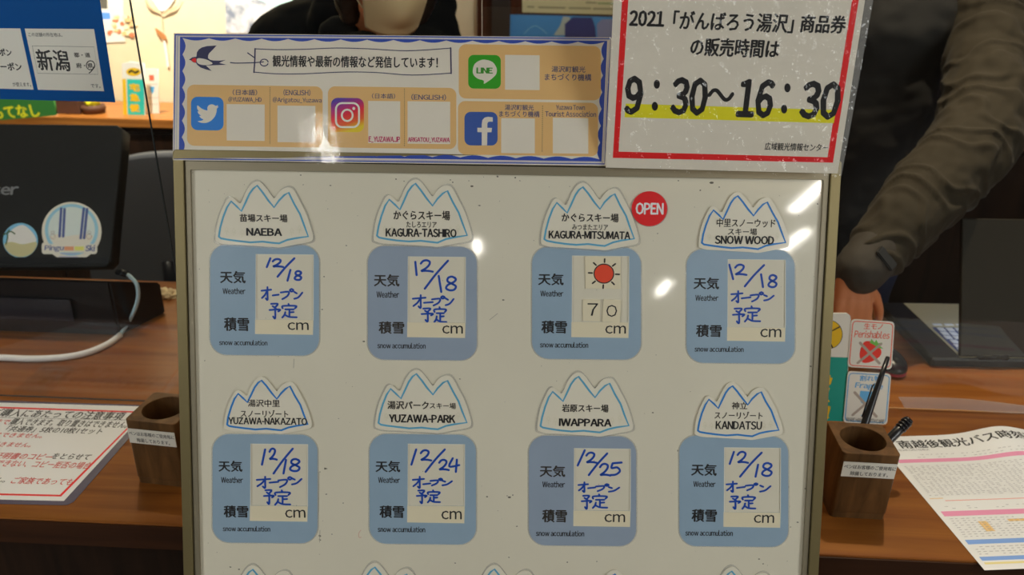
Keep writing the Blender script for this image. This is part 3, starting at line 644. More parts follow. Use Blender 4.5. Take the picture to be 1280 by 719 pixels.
z3 = z2 + 5e-5
S.text('（日本語）', 291, 112, 321.5, 119.3, M_navy, z3, bold=.006); S.text('@YUZAWA_HD', 285.5, 121.2, 327, 128, M_navy, z3, bold=.01)
S.text('(ENGLISH)', 354.5, 111.8, 388, 120, M_navy, z3, bold=.01); S.text('@Arigatou_Yuzawa', 341, 121.8, 402, 129.8, M_navy, z3, bold=.01)
S.text('（日本語）', 465, 117, 494, 123.5, M_navy, z3, bold=.006); S.text('(ENGLISH)', 514.3, 117.8, 557.5, 125.5, M_navy, z3, bold=.01)
M_mag = mat('crimson_print', (140, 24, 66), .5)
S.text('E_YUZAWA.JP', 461, 171, 499.8, 178.3, M_mag, z3, bold=.03); S.text('ARIGATOU_YUZAWA', 510, 172, 562, 178.3, M_mag, z3, bold=.03)
S.text('湯沢町観光', 689.5, 83, 731.5, 90.6, M_navy, z3, bold=.01); S.text('まちづくり機構', 681, 92.5, 739, 101, M_navy, z3, bold=.01)
S.text('湯沢町観光', 631, 131, 667, 138, M_navy, z3, bold=.01); S.text('まちづくり機構', 624, 139, 674.3, 146.4, M_navy, z3, bold=.01)
S.text('Yuzawa Town', 695, 131.5, 731, 137.5, M_navy, z3, bold=.012); S.text('Tourist Association', 681.5, 139.3, 745, 146, M_navy, z3, bold=.012)
S.text('観光情報や最新の情報など発信しています！', 341, 70.3, 547, 84.5, M_ink, z3, bold=.02, slope=.010)
M_dn = mat('dark_navy_line', (34, 34, 62), .5)
def b8(x, y): return (215 + x / 7.99, 35 + y / 7.99)
S.stroke('tag_outline', [[(318.8, 61.2), (345, 62.2), (380, 61.8), (420, 60.2), (460, 61.2), (510, 63.6), (563.5, 60.3)], [(317.7, 90.3), (345, 92.4), (380, 92.4), (430, 90.2), (470, 90.8), (515, 94), (564, 91.6)]], 1.1, z3, M_dn)
S.stroke('tag_end', [[(319, 61), (318.6, 76), (317.6, 90.7)], [(563.4, 60), (564, 92)]], 1.7, z3 + 3e-5, M_dn)
S.stroke('tag_ring', [[b8(x, y) for x, y in ell(922, 347, 40, 34, 20, 20, 350)]], 1.3, z3, M_dn, smooth=False)
S.stroke('tag_string', [[b8(585, 347), b8(640, 352), b8(760, 350), b8(850, 346), b8(915, 340)], [b8(757, 250), b8(832, 303)]], 1.3, z3 + 5e-5, M_dn)
S.poly('swallow_body', [b8(*p) for p in [(170, 318), (205, 294), (245, 288), (250, 245), (270, 215), (300, 196), (350, 182), (447, 176), (405, 222), (372, 255), (362, 278), (362, 303), (385, 320), (420, 327), (480, 328), (538, 320), (472, 350), (545, 368), (440, 373), (340, 376), (398, 430), (340, 415), (285, 395), (255, 370), (243, 350), (215, 345), (192, 325)]], z3, M_dn)
S.poly('swallow_belly', [b8(*p) for p in smooth_pts([(248, 318), (262, 304), (300, 306), (355, 320), (402, 348), (400, 362), (350, 372), (290, 368), (255, 350)], 3, True)], z3 + 4e-5, M_print)
S.poly('swallow_throat', [b8(*p) for p in smooth_pts([(196, 322), (212, 306), (238, 304), (243, 325), (240, 345), (216, 342)], 3, True)], z3 + 4e-5, M_red)
S.poly('laminate_film', [(215.8, 38.8), (500, 41.5), (768.5, 45.2), (764, 120), (759.5, 209), (490, 205.5), (214.2, 202), (215, 120)], 0.0011, M_lam, 0.0)

# --- laminated opening-hours sheet, upright
a4 = math.radians(4.0); l2 = math.radians(2.2)
u_ = Vector((math.cos(a4), -math.sin(a4), 0)); w_ = Vector((math.sin(a4) * math.sin(l2), math.cos(a4) * math.sin(l2), math.cos(l2)))
HP = Plane(B.hit(900, 213) + Vector((0, -0.023, 0)), u_, w_)
S = Sheet(HP, 915, 95, 'opening_hours_sheet', 'laminated white sheet with a red border giving the sales hours 9:30 to 16:30', 'sign')
S.poly('paper', [(768, -26), (1085.5, -26), (1047, 217), (757, 209.5)], 0, M_print, 0.0003)
S.poly('red_border', [(778.5, -17), (1076, -17), (1041, 203.3), (766, 197.3)], 0.0004, M_red, 0, holes=([(786, -9.5), (1066.5, -9.5), (1034.3, 196.6), (773.2, 189.5)],))
S.poly('yellow_highlight', [(782.2, 129.5), (1045, 137.5), (1042, 154), (780.6, 146.6)], 0.00042, M_yellow, 0)
sl = .03
S.text('2021', 786.8, 13.8, 829, 32.5, M_ink, .0005, slope=sl, bold=.035); S.text('「がんばろう湯沢」', 841, 15.5, 990, 39, M_ink, .0005, slope=sl, bold=.022); S.text('商品券', 999.5, 19, 1055, 41, M_ink, .0005, slope=sl, bold=.025)
S.text('の販売時間は', 862.5, 48.5, 972, 71, M_ink, .0005, slope=sl, bold=.025)
for t_, bx in (('9', (780.8, 96, 800.6, 142)), ('30', (838.5, 98, 880.8, 143)), ('16', (921, 100, 962.5, 146)), ('30', (999.5, 102.5, 1045, 148))):
    S.text(t_, *bx, M_ink, .0005, slope=.03, bold=.032)
S.stroke('wave_dash', [[(886.5, 119), (891, 113.5), (896, 113.2), (901, 119), (906, 124.5), (911, 123.5), (915.5, 117.5)]], 4.8, .0005, M_ink)
for i, (x, y) in enumerate(((821, 105.3), (818.5, 132.8), (984.2, 109.8), (980, 136.3))): S.poly('colon_dot', ell(x, y, 3.9, 5.6, 16), .0005, M_ink)
S.text('広域観光情報センター', 955.5, 179, 1034, 188.5, M_ink, .0005, slope=.025, bold=.012)
S.poly('laminate_film', [(764, -34), (1097, -34), (1092.5, 0), (1052, 222), (756.5, 213.5)], 0.001, M_lamc, 0.0)
S.poly('laminate_margin', [(1086, -26), (1096, -26), (1091.5, 0), (1051.5, 221), (1047.4, 217)], 0.0002, M_lamedge, 0.0003)

# ================================================================== ACRYLIC SCREENS ON THE COUNTER
def vplane(px, py): return Plane(horiz(COUNTER_Z, px, py), RU, ZZ)
AL = vplane(90, 498); AR = vplane(1160, 512)
def screen(P, xa_px, xb, name, label, right_px=None):
    T = P.M.copy(); t = thing(name, label, 'screen', T); return t
t = thing('acrylic_screen', 'clear acrylic screen at the left end of the counter, behind the red-bordered notice', 'screen', AL.M)
eL = AL.L(161, 0).x
eL = (eL + AL.L(235, 430).x) / 2
box('pane', -1.5, eL, 0.001, 0.80, -0.0015, 0.0015, M_acryl, t)
box('pane_edge', eL, eL + 0.0016, 0.001, 0.80, -0.0015, 0.0015, M_acryledge, t)
box('bottom_edge', -1.5, eL, 0, 0.001, -0.0015, 0.0015, M_acryledge, t)
box('foot', eL - 0.35, eL - 0.29, 0, 0.01, -0.10, -0.002, M_acryl, t, bev=0.001)
t = thing('acrylic_screen', 'clear acrylic screen at the right, behind the pen cup and the timetable', 'screen', AR.M)
eR = AR.L(603, 5).x
box('pane', eR, 1.5, 0.001, 0.80, -0.0015, 0.0015, M_acryl, t)
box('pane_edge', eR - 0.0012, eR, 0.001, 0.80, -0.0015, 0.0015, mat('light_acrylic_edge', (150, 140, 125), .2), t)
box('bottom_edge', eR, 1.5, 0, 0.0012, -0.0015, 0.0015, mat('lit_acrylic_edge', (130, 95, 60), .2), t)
TS = Sheet(AR, 1200, 505, 'clear_tape_strip', 'strip of clear tape along the foot of the right acrylic screen', 'tape', lift=0.0017)
TS.poly('film', smooth_pts([(1122, 495.5), (1150, 496), (1200, 497.5), (1245, 502), (1300, 509)], 3) + [(1300, 522), (1262, 516), (1200, 511.5), (1130, 509.5), (1127, 503)], 0, M_tape, 0.0001)

# blue coupon sign on the left screen
S = Sheet(AL, 60, 60, 'coupon_sign', 'blue laminated sign with white boxes on the left acrylic screen', 'sign', lift=0.0025)
M_signblue = mat('strong_blue_print', (6, 58, 112), .6, spec=.1)
M_signwhite = mat('sign_white', (168, 166, 158), .5)
S.poly('panel', [(-160, -60), (117.5, -60), (126, 0), (145.3, 127.5), (-160, 119)], 0, M_signblue, 0.0004)
S.poly('white_box', [(32.3, 35.5), (118.8, 36), (131.2, 113.6), (48.8, 111.8)], 0.00045, M_signwhite)
S.poly('white_box', [(-90, 34), (26.8, 35.3), (43.4, 111.7), (-80, 108)], 0.00045, M_signwhite)
S.stroke('thin_box_line', [[(41.8, 57), (118.8, 58.3), (123.8, 92.6), (48.5, 91.2)]], .5, .0005, mat('mid_grey_ink', (90, 88, 84), .5), smooth=False, closed=True)
S.text('この店舗の所在地は。', 37.5, 40.6, 79.5, 45.6, M_ink, .0005, bold=.006); S.text('です。', 115.5, 104.5, 127, 109.5, M_ink, .0005, bold=.008)
S.text('新潟', 50.5, 62, 90, 88, M_ink, .0005, bold=.016, slope=.03, name='handwritten_name')
S.text('都・道', 94.5, 65.5, 114.3, 71.3, M_brown, .0005, bold=.02); S.text('府・県', 97.3, 78.5, 118, 84.8, M_brown, .0005, bold=.02)
S.stroke('pen_ring', [[(x, y) for x, y in ell(114.5, 81.3, 5.2, 5.6, 14)] + [(119.5, 82), (116, 88), (112.8, 91)]], 1.1, .0006, M_ink)
S.text('クーポン', -14, 60.5, 16.8, 69.3, M_ink, .0005, bold=.03); S.text('クーポン', -6, 78, 29.3, 87.5, M_ink, .0005, bold=.03); S.text('が使えます。', 18, 102.5, 40.5, 107.8, M_ink, .0005, bold=.006)
S.poly('laminate_film', [(-166, -66), (121, -66), (129, 0), (149, 131), (-166, 123)], 0.0009, M_lam, 0.0)

# delivery stickers stuck on the right screen / standing board
DP = Plane(horiz(COUNTER_Z, 1080, 530), RU, RV * 0.10 + ZZ)
def tilt(P, n_): return P
S = Sheet(DP, 1030, 460, 'delivery_service_sign', 'white and teal parcel delivery sign with a yellow circle, partly behind the whiteboard', 'sign')
S.poly('board', [(996, 391), (1058, 391), (1062, 394), (1063, 399), (1055.8, 526), (994, 524)], 0, M_signwhite, 0.003)
S.poly('teal_field', [(996, 444.5), (1059.8, 446.2), (1055.5, 526), (994, 524)], 0.0031, mat('teal_print', (8, 112, 100), .45))
S.poly('yellow_circle', ell(1035, 417.3, 17.2, 17.8, 36), 0.0031, mat('amber_print', (176, 138, 18), .45))
S.stroke('circle_rim', [ell(1035, 417.3, 17.2, 17.8, 36)], .7, 0.0032, M_ink, smooth=False, closed=True)
S.stroke('black_emblem', [[(1033, 415), (1041, 412), (1049, 407.7)], [(1036, 426), (1038.5, 431), (1040, 434)]], 1.8, 0.0032, M_ink)
S.poly('black_emblem_body', [(1020, 408), (1028, 404), (1037, 409), (1038, 420), (1034, 428), (1024, 428), (1019, 418)], 0.00322, M_ink)
for s_, y_ in (('宅', 466), ('急', 486), ('便', 506)): S.text(s_, 1009, y_, 1035, y_ + 16, mat('amber_print', (176, 138, 18)), .0032, bold=.03, slope=.02)
for i, (pp, z0) in enumerate((([(1030, 471), (1040, 471.5), (1037.5, 480), (1029, 480)], 0), ([(1031, 483.5), (1036.5, 484), (1035, 489), (1030, 489)], 0), ([(1031, 493), (1033.5, 493), (1033, 500), (1030, 500)], 0), ([(1028, 508.5), (1037.5, 509), (1033.5, 523.5), (1027, 523)], 0))):
    S.poly('yellow_letter_stroke', pp, .0033, mat('amber_print', (176, 138, 18)))
def sticker(quad, r, m, label, cat='sticker', gr=None, lift=0.0035):
    cx0 = sum(p[0] for p in quad) / 4; cy0 = sum(p[1] for p in quad) / 4
    S = Sheet(DP, cx0, cy0, 'parcel_label', label, cat, group=gr, lift=lift)
    def rq(s):   # rounded quad, shrunk by s px
        P4 = [Vector(p) for p in quad]; out = []
        c = Vector((cx0, cy0)); P4 = [p + (c - p).normalized() * s * 1.4 for p in P4]
        for i in range(4):
            a, b, d_ = P4[i - 1], P4[i], P4[(i + 1) % 4]
            p1 = b + (a - b).normalized() * r; p2 = b + (d_ - b).normalized() * r
            for t in (0, .33, .67, 1): out.append(tuple((p1 * (1 - t) ** 2 + b * 2 * t * (1 - t) + p2 * t * t)))
        return out
    S.poly('card', rq(0), 0, M_signwhite, 0.0008)
    S.stroke('coloured_border', [rq(2.2)], 1.2, .0009, m, smooth=False, closed=True)
    return S
M_lred = mat('light_red_print', (196, 72, 52), .5); M_lblue = mat('steel_blue_print', (60, 120, 160), .5); M_gx = mat('grey_cross', (128, 118, 108), .5)
S = sticker([(1063.2, 397.8), (1117.2, 401.5), (1113.3, 460.8), (1058.2, 457.6)], 5, M_lred, 'square Perishables label with a crossed-out strawberry, red border', gr='parcel labels on the delivery sign')
S.text('生モノ', 1078.5, 403.2, 1101.5, 410.5, M_lred, .001, slope=.03, bold=.012); S.text('Perishables', 1066.5, 412.5, 1110, 421.5, M_lred, .001, slope=.05, bold=.012)
S.poly('strawberry', smooth_pts([(1078.5, 427), (1084, 425.3), (1090, 426.5), (1096, 430.5), (1100.3, 437), (1099.5, 443), (1094, 448), (1085, 452), (1077.5, 452), (1073.8, 446), (1074, 437)], 3, True), .001, mat('berry_red', (196, 38, 26), .5))
S.poly('strawberry_leaves', [(1088, 422.5), (1092, 427), (1094, 423.5), (1096.5, 428), (1101.5, 427), (1099, 431.5), (1103, 435), (1097, 434), (1091, 430), (1086, 427.5)], .00105, mat('leaf_green', (84, 140, 60), .5))
S.stroke('grey_cross', [[(1074, 427.5), (1098, 453)], [(1071, 452.5), (1100, 429)]], 3.4, .0011, M_gx, smooth=False)
S = sticker([(1058.4, 462.4), (1112.6, 466), (1107.5, 529.5), (1052.6, 526.5)], 5, M_lblue, 'square Fragile label with a crossed-out glass, blue border', gr='parcel labels on the delivery sign', lift=0.0045)
S.text('割れ物', 1073, 468, 1099, 475, M_lblue, .001, slope=.03, bold=.016); S.text('Fragile', 1067, 477, 1101, 486, M_lblue, .001, slope=.06, bold=.02)
S.poly('wine_glass', [(1074, 487), (1089, 488), (1090, 496), (1087, 503), (1082.5, 506), (1082, 516), (1086, 518.5), (1074, 518), (1079, 515.5), (1079.5, 505.5), (1074.5, 501), (1072.8, 495)], .001, mat('glass_blue_print', (70, 130, 168), .5))
S.stroke('grey_cross', [[(1067, 489), (1094, 519)], [(1064.5, 517), (1095.5, 490.5)]], 3.4, .0011, M_gx, smooth=False)
S.text('WARE HANDLE WITH CARE', 1056, 521.5, 1103, 526.5, M_ink, .001, slope=.06, bold=.004)

# ================================================================== THINGS LYING ON THE COUNTER
S = Sheet(DESK, 60, 560, 'sales_notice', 'white notice with a thin red border lying on the counter at the left', 'notice', lift=0.0004)
M_notice = mat('notice_paper', (186, 176, 176), .5)
S.poly('laminate_film', [(-170, 496), (197, 507.5), (92, 628), (85, 631.5), (78, 632), (-170, 627)], 0, mat('dark_clear_margin', (64, 58, 72), .25, coat=.3), 0.0004)
S.poly('paper', [(-170, 499.5), (188, 509), (80, 627), (-170, 621.5)], 0.00045, M_notice, 0.0002)
S.poly('red_border', [(-170, 503.5), (181.5, 515.3), (76.5, 621.6), (-170, 616)], 0.0007, M_red, 0, holes=([(-170, 505.7), (177.8, 516.9), (75, 619.4), (-170, 613.8)],))
M_nr = mat('notice_red_ink', (148, 54, 52), .5)
zt = .0008
for s_, bx, m_, bo in (('ご購入にあたっての注意事項', (-14, 513.5, 151, 523.5), M_ink, .012), ('まで', (-8, 525, 9, 531), M_nr, .014), ('購入できます。取り置きはできません。', (10, 525.5, 157, 534), M_ink, .012),
    ('「共通券」5枚の10枚1セット', (5, 534.5, 125, 542), M_ink, .012), ('購入はできません。', (-30, 541.5, 51, 547.5), M_nr, .012), ('払戻しできません。', (-40, 553, 37, 559), M_nr, .012), ('な証明書のコピー', (-20, 567, 62, 575), M_nr, .012), ('をとらせて', (63, 568, 110, 575), M_ink, .014),
    ('できない、コピー拒否の場合', (-8, 577, 110.5, 585.5), M_nr, .012), ('ん。', (-8, 598, 5, 604), M_ink, .01), ('ご家族であっても', (12, 598, 88, 606.5), M_nr, .012)):
    S.text(s_, *bx, m_, zt, slope=.03, bold=bo)
S.stroke('ruled_line', [[(-160, 519.5), (158, 526)]], .7, zt, M_ink, smooth=False)

# timetable, its far edge curling up
tc0 = DESK.L(1190, 620)
def curl(x, y):
    px = x; far = max(0.0, (y + 0.02) / 0.17)
    return 0.0008 + 0.016 * max(0.0, min(1.0, far)) ** 2 * math.exp(-((x - 0.16) / 0.055) ** 2)
S = Sheet(DESK, 1190, 620, 'bus_timetable', 'white bus timetable sheet with pink and blue bands overhanging the counter edge', 'timetable', disp=curl)
cTL, cBL = S.L(1091, 547), S.L(1230.5, 713.5)
ydir = (Vector(cTL) - Vector(cBL)); Lh = ydir.length; ydir.normalize(); xdir = Vector((ydir.y, -ydir.x)); o0 = Vector(cTL)
def T(x, y):     # x right, y down the page, metres
    p = o0 + xdir * x - ydir * y; return (p.x, p.y)
def tgrid(name, x0, x1, y0, y1, z, m, nx=None, ny=1, th=0):
    nx = nx or max(1, int((x1 - x0) / 0.008)); vs, fs = [], []
    for j in range(ny + 1):
        for i in range(nx + 1):
            p = T(x0 + (x1 - x0) * i / nx, y0 + (y1 - y0) * j / ny); vs.append((p[0], p[1], z + curl(*p)))
    for j in range(ny):
        for i in range(nx): a = j * (nx + 1) + i; fs.append((a, a + nx + 1, a + nx + 2, a + 1))
    o = pymesh(name, vs, fs, m, S.root)
    return o
WT = 0.42
M_tt = mat('timetable_paper', (202, 196, 188), .5)
o = tgrid('paper', 0, WT, 0, Lh, 0, M_tt, 50, 40)
sol = o.modifiers.new('thickness', 'SOLIDIFY'); sol.thickness = 0.0003; sol.offset = -1
M_pink = mat('pink_band', (196, 108, 134), .5); M_bb = mat('blue_band', (92, 122, 178), .5); M_or = mat('orange_cell', (180, 142, 92), .5); M_gy = mat('grey_small_print', (120, 118, 122), .5)
def row(py, px=1200):  # page y of a pixel row along the left margin line
    q_ = Vector(S.L(px, py)) - o0; return -q_.dot(ydir)
def band(pa, pb, px, m, x0=0.008, x1=WT - 0.01, name='colour_band'):
    tgrid(name, x0, x1, row(pa, px), row(pb, px), 0.00012, m)
ya, yb = row(576, 1124), row(580, 1124)
band(575.3, 579.6, 1124, M_pink); band(640.2, 646.5, 1175, M_pink); band(675.8, 681.5, 1206, M_bb); band(697, 702, 1222, M_bb); band(704, 706.5, 1228, mat('tan_band', (200, 160, 110), .5))
band(623.8, 624.6, 1160, M_or, .008, .03); band(626, 626.8, 1190, mat('thin_red_line', (200, 110, 100), .5), .03, .16)
for (pa, pb, px, xo, xw) in ((652, 665, 1240, .052, .014), (649, 652, 1275, .10, .03)):
    tgrid('orange_cell', xo, xo + xw, row(pa, px - 5), row(pb, px - 5), 0.00014, M_or)
vs, fs = [], []
def dash(x, y, wd, ht):
    b0 = len(vs)
    for dx, dy in ((0, 0), (wd, 0), (wd, ht), (0, ht)):
        p = T(x + dx, y + dy); vs.append((p[0], p[1], 0.00018 + curl(*p)))
    fs.append((b0, b0 + 1, b0 + 2, b0 + 3))
def block(y0, y1, nrow, dens=.85):
    for r in range(nrow):
        y = y0 + (y1 - y0) * (r + .5) / nrow
        for c in range(44):
            if random.random() < dens: dash(.012 + c * .009 + random.uniform(-.0006, .0006), y, random.uniform(.003, .006), .0009)
block(row(568, 1124), row(574.5, 1124), 2, .6); block(row(583, 1127), row(621, 1155), 22); block(row(648, 1182), row(673, 1203), 9); block(row(683, 1213), row(695, 1220), 4, .9); block(row(633, 1168), row(638, 1172), 2, .5)
pymesh('small_print', vs, fs, M_gy, S.root)['kind'] = 'stuff'
vs, fs = [], []
for r in range(23):
    y = row(581.5, 1127) + (row(621, 1155) - row(581.5, 1127)) * r / 22
    b0 = len(vs)
    for i in range(50):
        p = T(.01 + i * .008, y); p2 = T(.01 + i * .008, y + .0004); vs += [(p[0], p[1], .00016 + curl(*p)), (p2[0], p2[1], .00016 + curl(*p2))]
    for i in range(49): fs.append((b0 + 2 * i, b0 + 2 * i + 2, b0 + 2 * i + 3, b0 + 2 * i + 1))
for c in range(45):
    for ya_, yb_ in ((row(581.5, 1127), row(621, 1155)), (row(648, 1182), row(673, 1203))):
        dash(.0105 + c * .009, ya_, .0004, yb_ - ya_) if False else None
        b0 = len(vs)
        for dx, yy in ((0, ya_), (.0004, ya_), (.0004, yb_), (0, yb_)):
            p = T(.0105 + c * .009 + dx, yy); vs.append((p[0], p[1], .00017 + curl(*p)))
        fs.append((b0, b0 + 1, b0 + 2, b0 + 3))
pymesh('grid_lines', vs, fs, mat('pale_grid_line', (178, 170, 168), .5), S.root)['kind'] = 'stuff'
def ttext(s_, x0, y0, x1, y1, m, bold):
    vn, fn, tw, th_ = text_mesh(s_); V = []; F = []
    for i, (ax, ay) in enumerate(((-1, 0), (1, 0), (0, 1), (0, -1))):
        b0 = len(V)
        for vx, vy in vn:
            p = T(x0 + (x1 - x0) * (vx + ax * bold / tw), y1 + (y0 - y1) * (vy + ay * bold / th_ * .6)); V.append((p[0], p[1], .0002 + i * 1e-5 + curl(*p)))
        F += [tuple(k + b0 for k in f) for f in fn]
    pymesh('lettering', V, F, m, S.root)
ttext('南越後観光バス時刻表', .034, row(551.5, 1125), .284, row(561.5, 1125), M_ink, .02)
ttext('令和3年12月1日改正', .018, row(562.5, 1125), .08, row(564.8, 1125), M_gy, .01)

# ------------------------------------------------------------------ pen cups
M_cup = wood('walnut_block', (56, 38, 20), (86, 60, 34), 0.5, k=0.55, scale=(20, 20, 4))
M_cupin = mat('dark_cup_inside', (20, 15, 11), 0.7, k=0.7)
def pen_cup(A, ang, label, name2):
    Wc, Hc = 0.081, 0.116
    M = Matrix.Translation(A) @ Matrix.Rotation(ang, 4, 'Z')
    t = thing('pen_cup', label, 'pen cup', M, 'wooden pen cups on the counter')
    out = rrect(0, 0, Wc, Wc, 0.006, 4); hole = ell(Wc / 2, Wc / 2, 0.0335, 0.0335, 40)
    bm = bmesh.new()
    me_o = shape('body', [out, hole], 0.012, Hc - 0.012, M_cup, t, bevel=0.0012)
    shape('base', [out], 0.0, 0.012, M_cup, t)
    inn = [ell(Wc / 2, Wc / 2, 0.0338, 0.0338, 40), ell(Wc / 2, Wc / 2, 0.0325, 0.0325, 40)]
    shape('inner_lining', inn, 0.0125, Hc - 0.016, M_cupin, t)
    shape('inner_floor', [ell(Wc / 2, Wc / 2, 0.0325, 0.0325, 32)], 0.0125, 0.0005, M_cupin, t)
    lb = box('label_strip', 0.002, Wc - 0.002, -0.0024, -0.0013, 0.077, 0.103, M_signwhite, t, bev=0.0003)
    for s_, x0_, x1_, z0_ in (('ペンはお客様のご使用毎に', 0.004, Wc - 0.003, 0.0915), ('除菌しております。', 0.015, Wc - 0.012, 0.080)):
        vn, fn, tw, th = text_mesh(s_); V, F = [], []
        for i, ax in enumerate((-1, 1)):
            b0 = len(V); V += [(x0_ + (x1_ - x0_) * (vx + ax * .012 / tw), -0.0026 - i * 1e-5, z0_ + 0.0072 * vy) for vx, vy in vn]; F += [tuple(k + b0 for k in f) for f in fn]
        pymesh('lettering', V, F, M_ink, lb)
    return t, M
A = horiz(COUNTER_Z, 1037, 646); A2 = horiz(COUNTER_Z, 1104, 650)
cupR, MR = pen_cup(A, math.atan2((A2 - A).y, (A2 - A).x), 'square wooden pen cup holding two black pens, right of the whiteboard', '')
A = horiz(COUNTER_Z, 173, 603)
cupL, ML = pen_cup(A, math.radians(-8), 'square wooden pen cup with an empty dark hole, left of the whiteboard', '')
M_pen = mat('black_plastic', (20, 20, 24), 0.3, k=0.7, spec=0.6)
def pen(base, tip, rs, label, grooves=0):
    b, t_ = Vector(base), Vector(tip); d = (t_ - b); L = d.length
    M = Matrix.Translation(b) @ d.to_track_quat('Z', 'Y').to_matrix().to_4x4()
    t = thing('pen', label, 'pen', M, 'black pens in the right cup')
    n = len(rs)
    tube('barrel', [(0, 0, L * i / (n - 1)) for i in range(n)], rs, M_pen, t, n=16)
    return t, L
cc = MR @ Vector((0.0405, 0.0405, 0.017))
t, L = pen(cc + Vector((-.018, -.006, 0)), at(1109, 449, 1.285), [.004, .006, .0062, .0066, .006, .005, .0042, .0036], 'long thin black pen leaning right in the cup')
tube('cap_end', [(0, 0, L), (0, 0, L + .004)], [.0036, .003], M_pen, t)
tube('clip', [(0.0068, 0, L * .55), (0.0075, 0, L * .78), (0.006, 0, L * .8)], .0012, M_pen, t, n=8)
t, L = pen(cc + Vector((-.012, .008, 0)), at(1134, 527, 1.262), [.005, .0066, .0066, .007, .0075, .0078], 'short thick black pen with a ridged end in the cup')
for k in range(3): tube('ridge', [(0, 0, L - .004 - k * .006), (0, 0, L - .001 - k * .006)], .0088, M_pen, t, n=14)
tube('cap_end', [(0, 0, L), (0, 0, L + .005)], [.0085, .0065], M_pen, t)

# ------------------------------------------------------------------ left: tilted screen unit on a wedge base
M_dark = mat('matt_black_plastic', (26, 27, 28), 0.55, k=0.5, spec=.2, bump=0.05, bscale=400)
M_dark2 = mat('black_gloss_plastic', (11, 12, 16), 0.3, k=0.6, spec=.3)
LN = math.radians(34)
DV = Plane(at(70, 340, 1.74), RU, Vector((RV.x * math.sin(LN), RV.y * math.sin(LN), math.cos(LN))))
S = Sheet(DV, 0, 245, 'screen_unit', 'black screen unit seen from behind with two round stickers, left of the counter', 'monitor')
S.poly('shell', smooth_pts([(-170, 156), (-60, 157), (60, 157.5), (146, 158.5), (152.5, 163), (151, 190), (143, 270), (138, 326), (132, 332), (60, 333), (-170, 333)], 1), -0.03, M_dark, 0.03, bevel=0.003)
S.poly('lower_trim', [(-170, 322), (138, 322.5), (137, 331), (-170, 331)], 0.003, M_dark2, 0.003)
S.text('acer', -20, 234, 23, 244, mat('dull_silver_print', (92, 94, 98), .35), 0.0033, slope=0, bold=.03)
S2 = Sheet(DV, 27, 301, 'round_sticker', 'smaller round sticker with a beach scene, sky blue top and yellow sand', 'sticker', lift=0.0032, group='round stickers on the screen unit')
S2.poly('sticker_base', ell(26.8, 301, 21.8, 21.6, 40), 0, mat('sky_print', (92, 142, 182), .4), .0003)
S2.poly('cloud_patch', smooth_pts([(10, 300), (14, 290), (22, 284), (30, 282), (38, 287), (45, 296), (44, 304), (12, 306)], 3, True), .0004, mat('cloud_print', (178, 182, 180), .4))
S2.poly('sand_patch', smooth_pts([(6.5, 306), (16, 303), (30, 306), (47, 303), (44, 314), (35, 320.5), (24, 321.5), (13, 317)], 3, True), .0005, mat('sand_print', (150, 146, 112), .4))
S2.stroke('palm_tree', [[(9, 306), (11, 297), (10, 292)], [(10, 292), (6, 294)], [(10, 292), (15, 290), (20, 293)], [(10, 292), (13, 288)]], 1.6, .0007, mat('palm_green', (50, 72, 44), .4))
S3 = Sheet(DV, 91, 290, 'round_sticker', 'larger round white and blue ski sticker with two pairs of skis on the screen unit', 'sticker', lift=0.0032, group='round stickers on the screen unit')
def cs(x, y): return (x / 7.193, 235 + y / 7.193)
S3.poly('sticker_base', [cs(*p) for p in ell(652, 395, 268, 265, 60)], 0, M_signwhite, .0003)
S3.poly('name_plate', [cs(*p) for p in rrect(384, 492, 882, 598, 26, 4)], .00032, M_signwhite, .0001)
S3.poly('blue_ring', [cs(*p) for p in ell(652, 380, 240, 232, 50)], .0005, mat('ring_blue', (112, 152, 190), .4))
S3.poly('sky_disc', [cs(*p) for p in ell(652, 380, 210, 205, 50)], .0006, mat('pale_sky_print', (160, 174, 194), .4))
S3.poly('snow_field', [cs(*p) for p in [(455, 440), (520, 420), (600, 440), (700, 425), (780, 415), (846, 440), (815, 505), (652, 520), (490, 505)]], .0007, M_signwhite)
S3.poly('plate_front', [cs(*p) for p in rrect(396, 508, 870, 585, 20, 4)], .0008, M_signwhite)
M_ski = mat('ski_blue', (58, 70, 116), .4)
for a_ in ((560, 190, 545, 440), (590, 195, 578, 440), (762, 190, 735, 455), (792, 195, 766, 455)):
    S3.stroke('ski', [[cs(a_[0], a_[1]), cs(a_[2], a_[3])]], 3.2, .00085, M_ski, smooth=False)
for x, y in ((484, 425), (810, 425)):
    S3.stroke('snowman', [[cs(*p) for p in ell(x, y + 15, 22, 24, 12)], [cs(*p) for p in ell(x, y - 20, 14, 15, 12)]], .4, .0009, mat('brownish_line', (110, 80, 70), .4), smooth=False, closed=True)['kind'] = 'stuff'
S3.text('Pingu', *cs(410, 518), *cs(578, 578), M_ski, .001, slope=0, bold=.02); S3.text('Ski', *cs(778, 518), *cs(858, 572), M_ski, .001, slope=0, bold=.03)
S3.poly('orange_word', [cs(*p) for p in [(588, 530), (672, 530), (672, 566), (588, 566)]], .001, mat('orange_word_print', (196, 120, 90), .4))
S3.poly('yellow_word', [cs(*p) for p in [(680, 530), (765, 530), (765, 566), (680, 566)]], .001, mat('yellow_word_print', (206, 184, 90), .4))
S3.stroke('small_lines', [[cs(560, 595), cs(695, 597)], [cs(545, 620), cs(705, 624)]], 1.0, .001, mat('violet_grey', (130, 130, 160), .4), smooth=False)['kind'] = 'stuff'

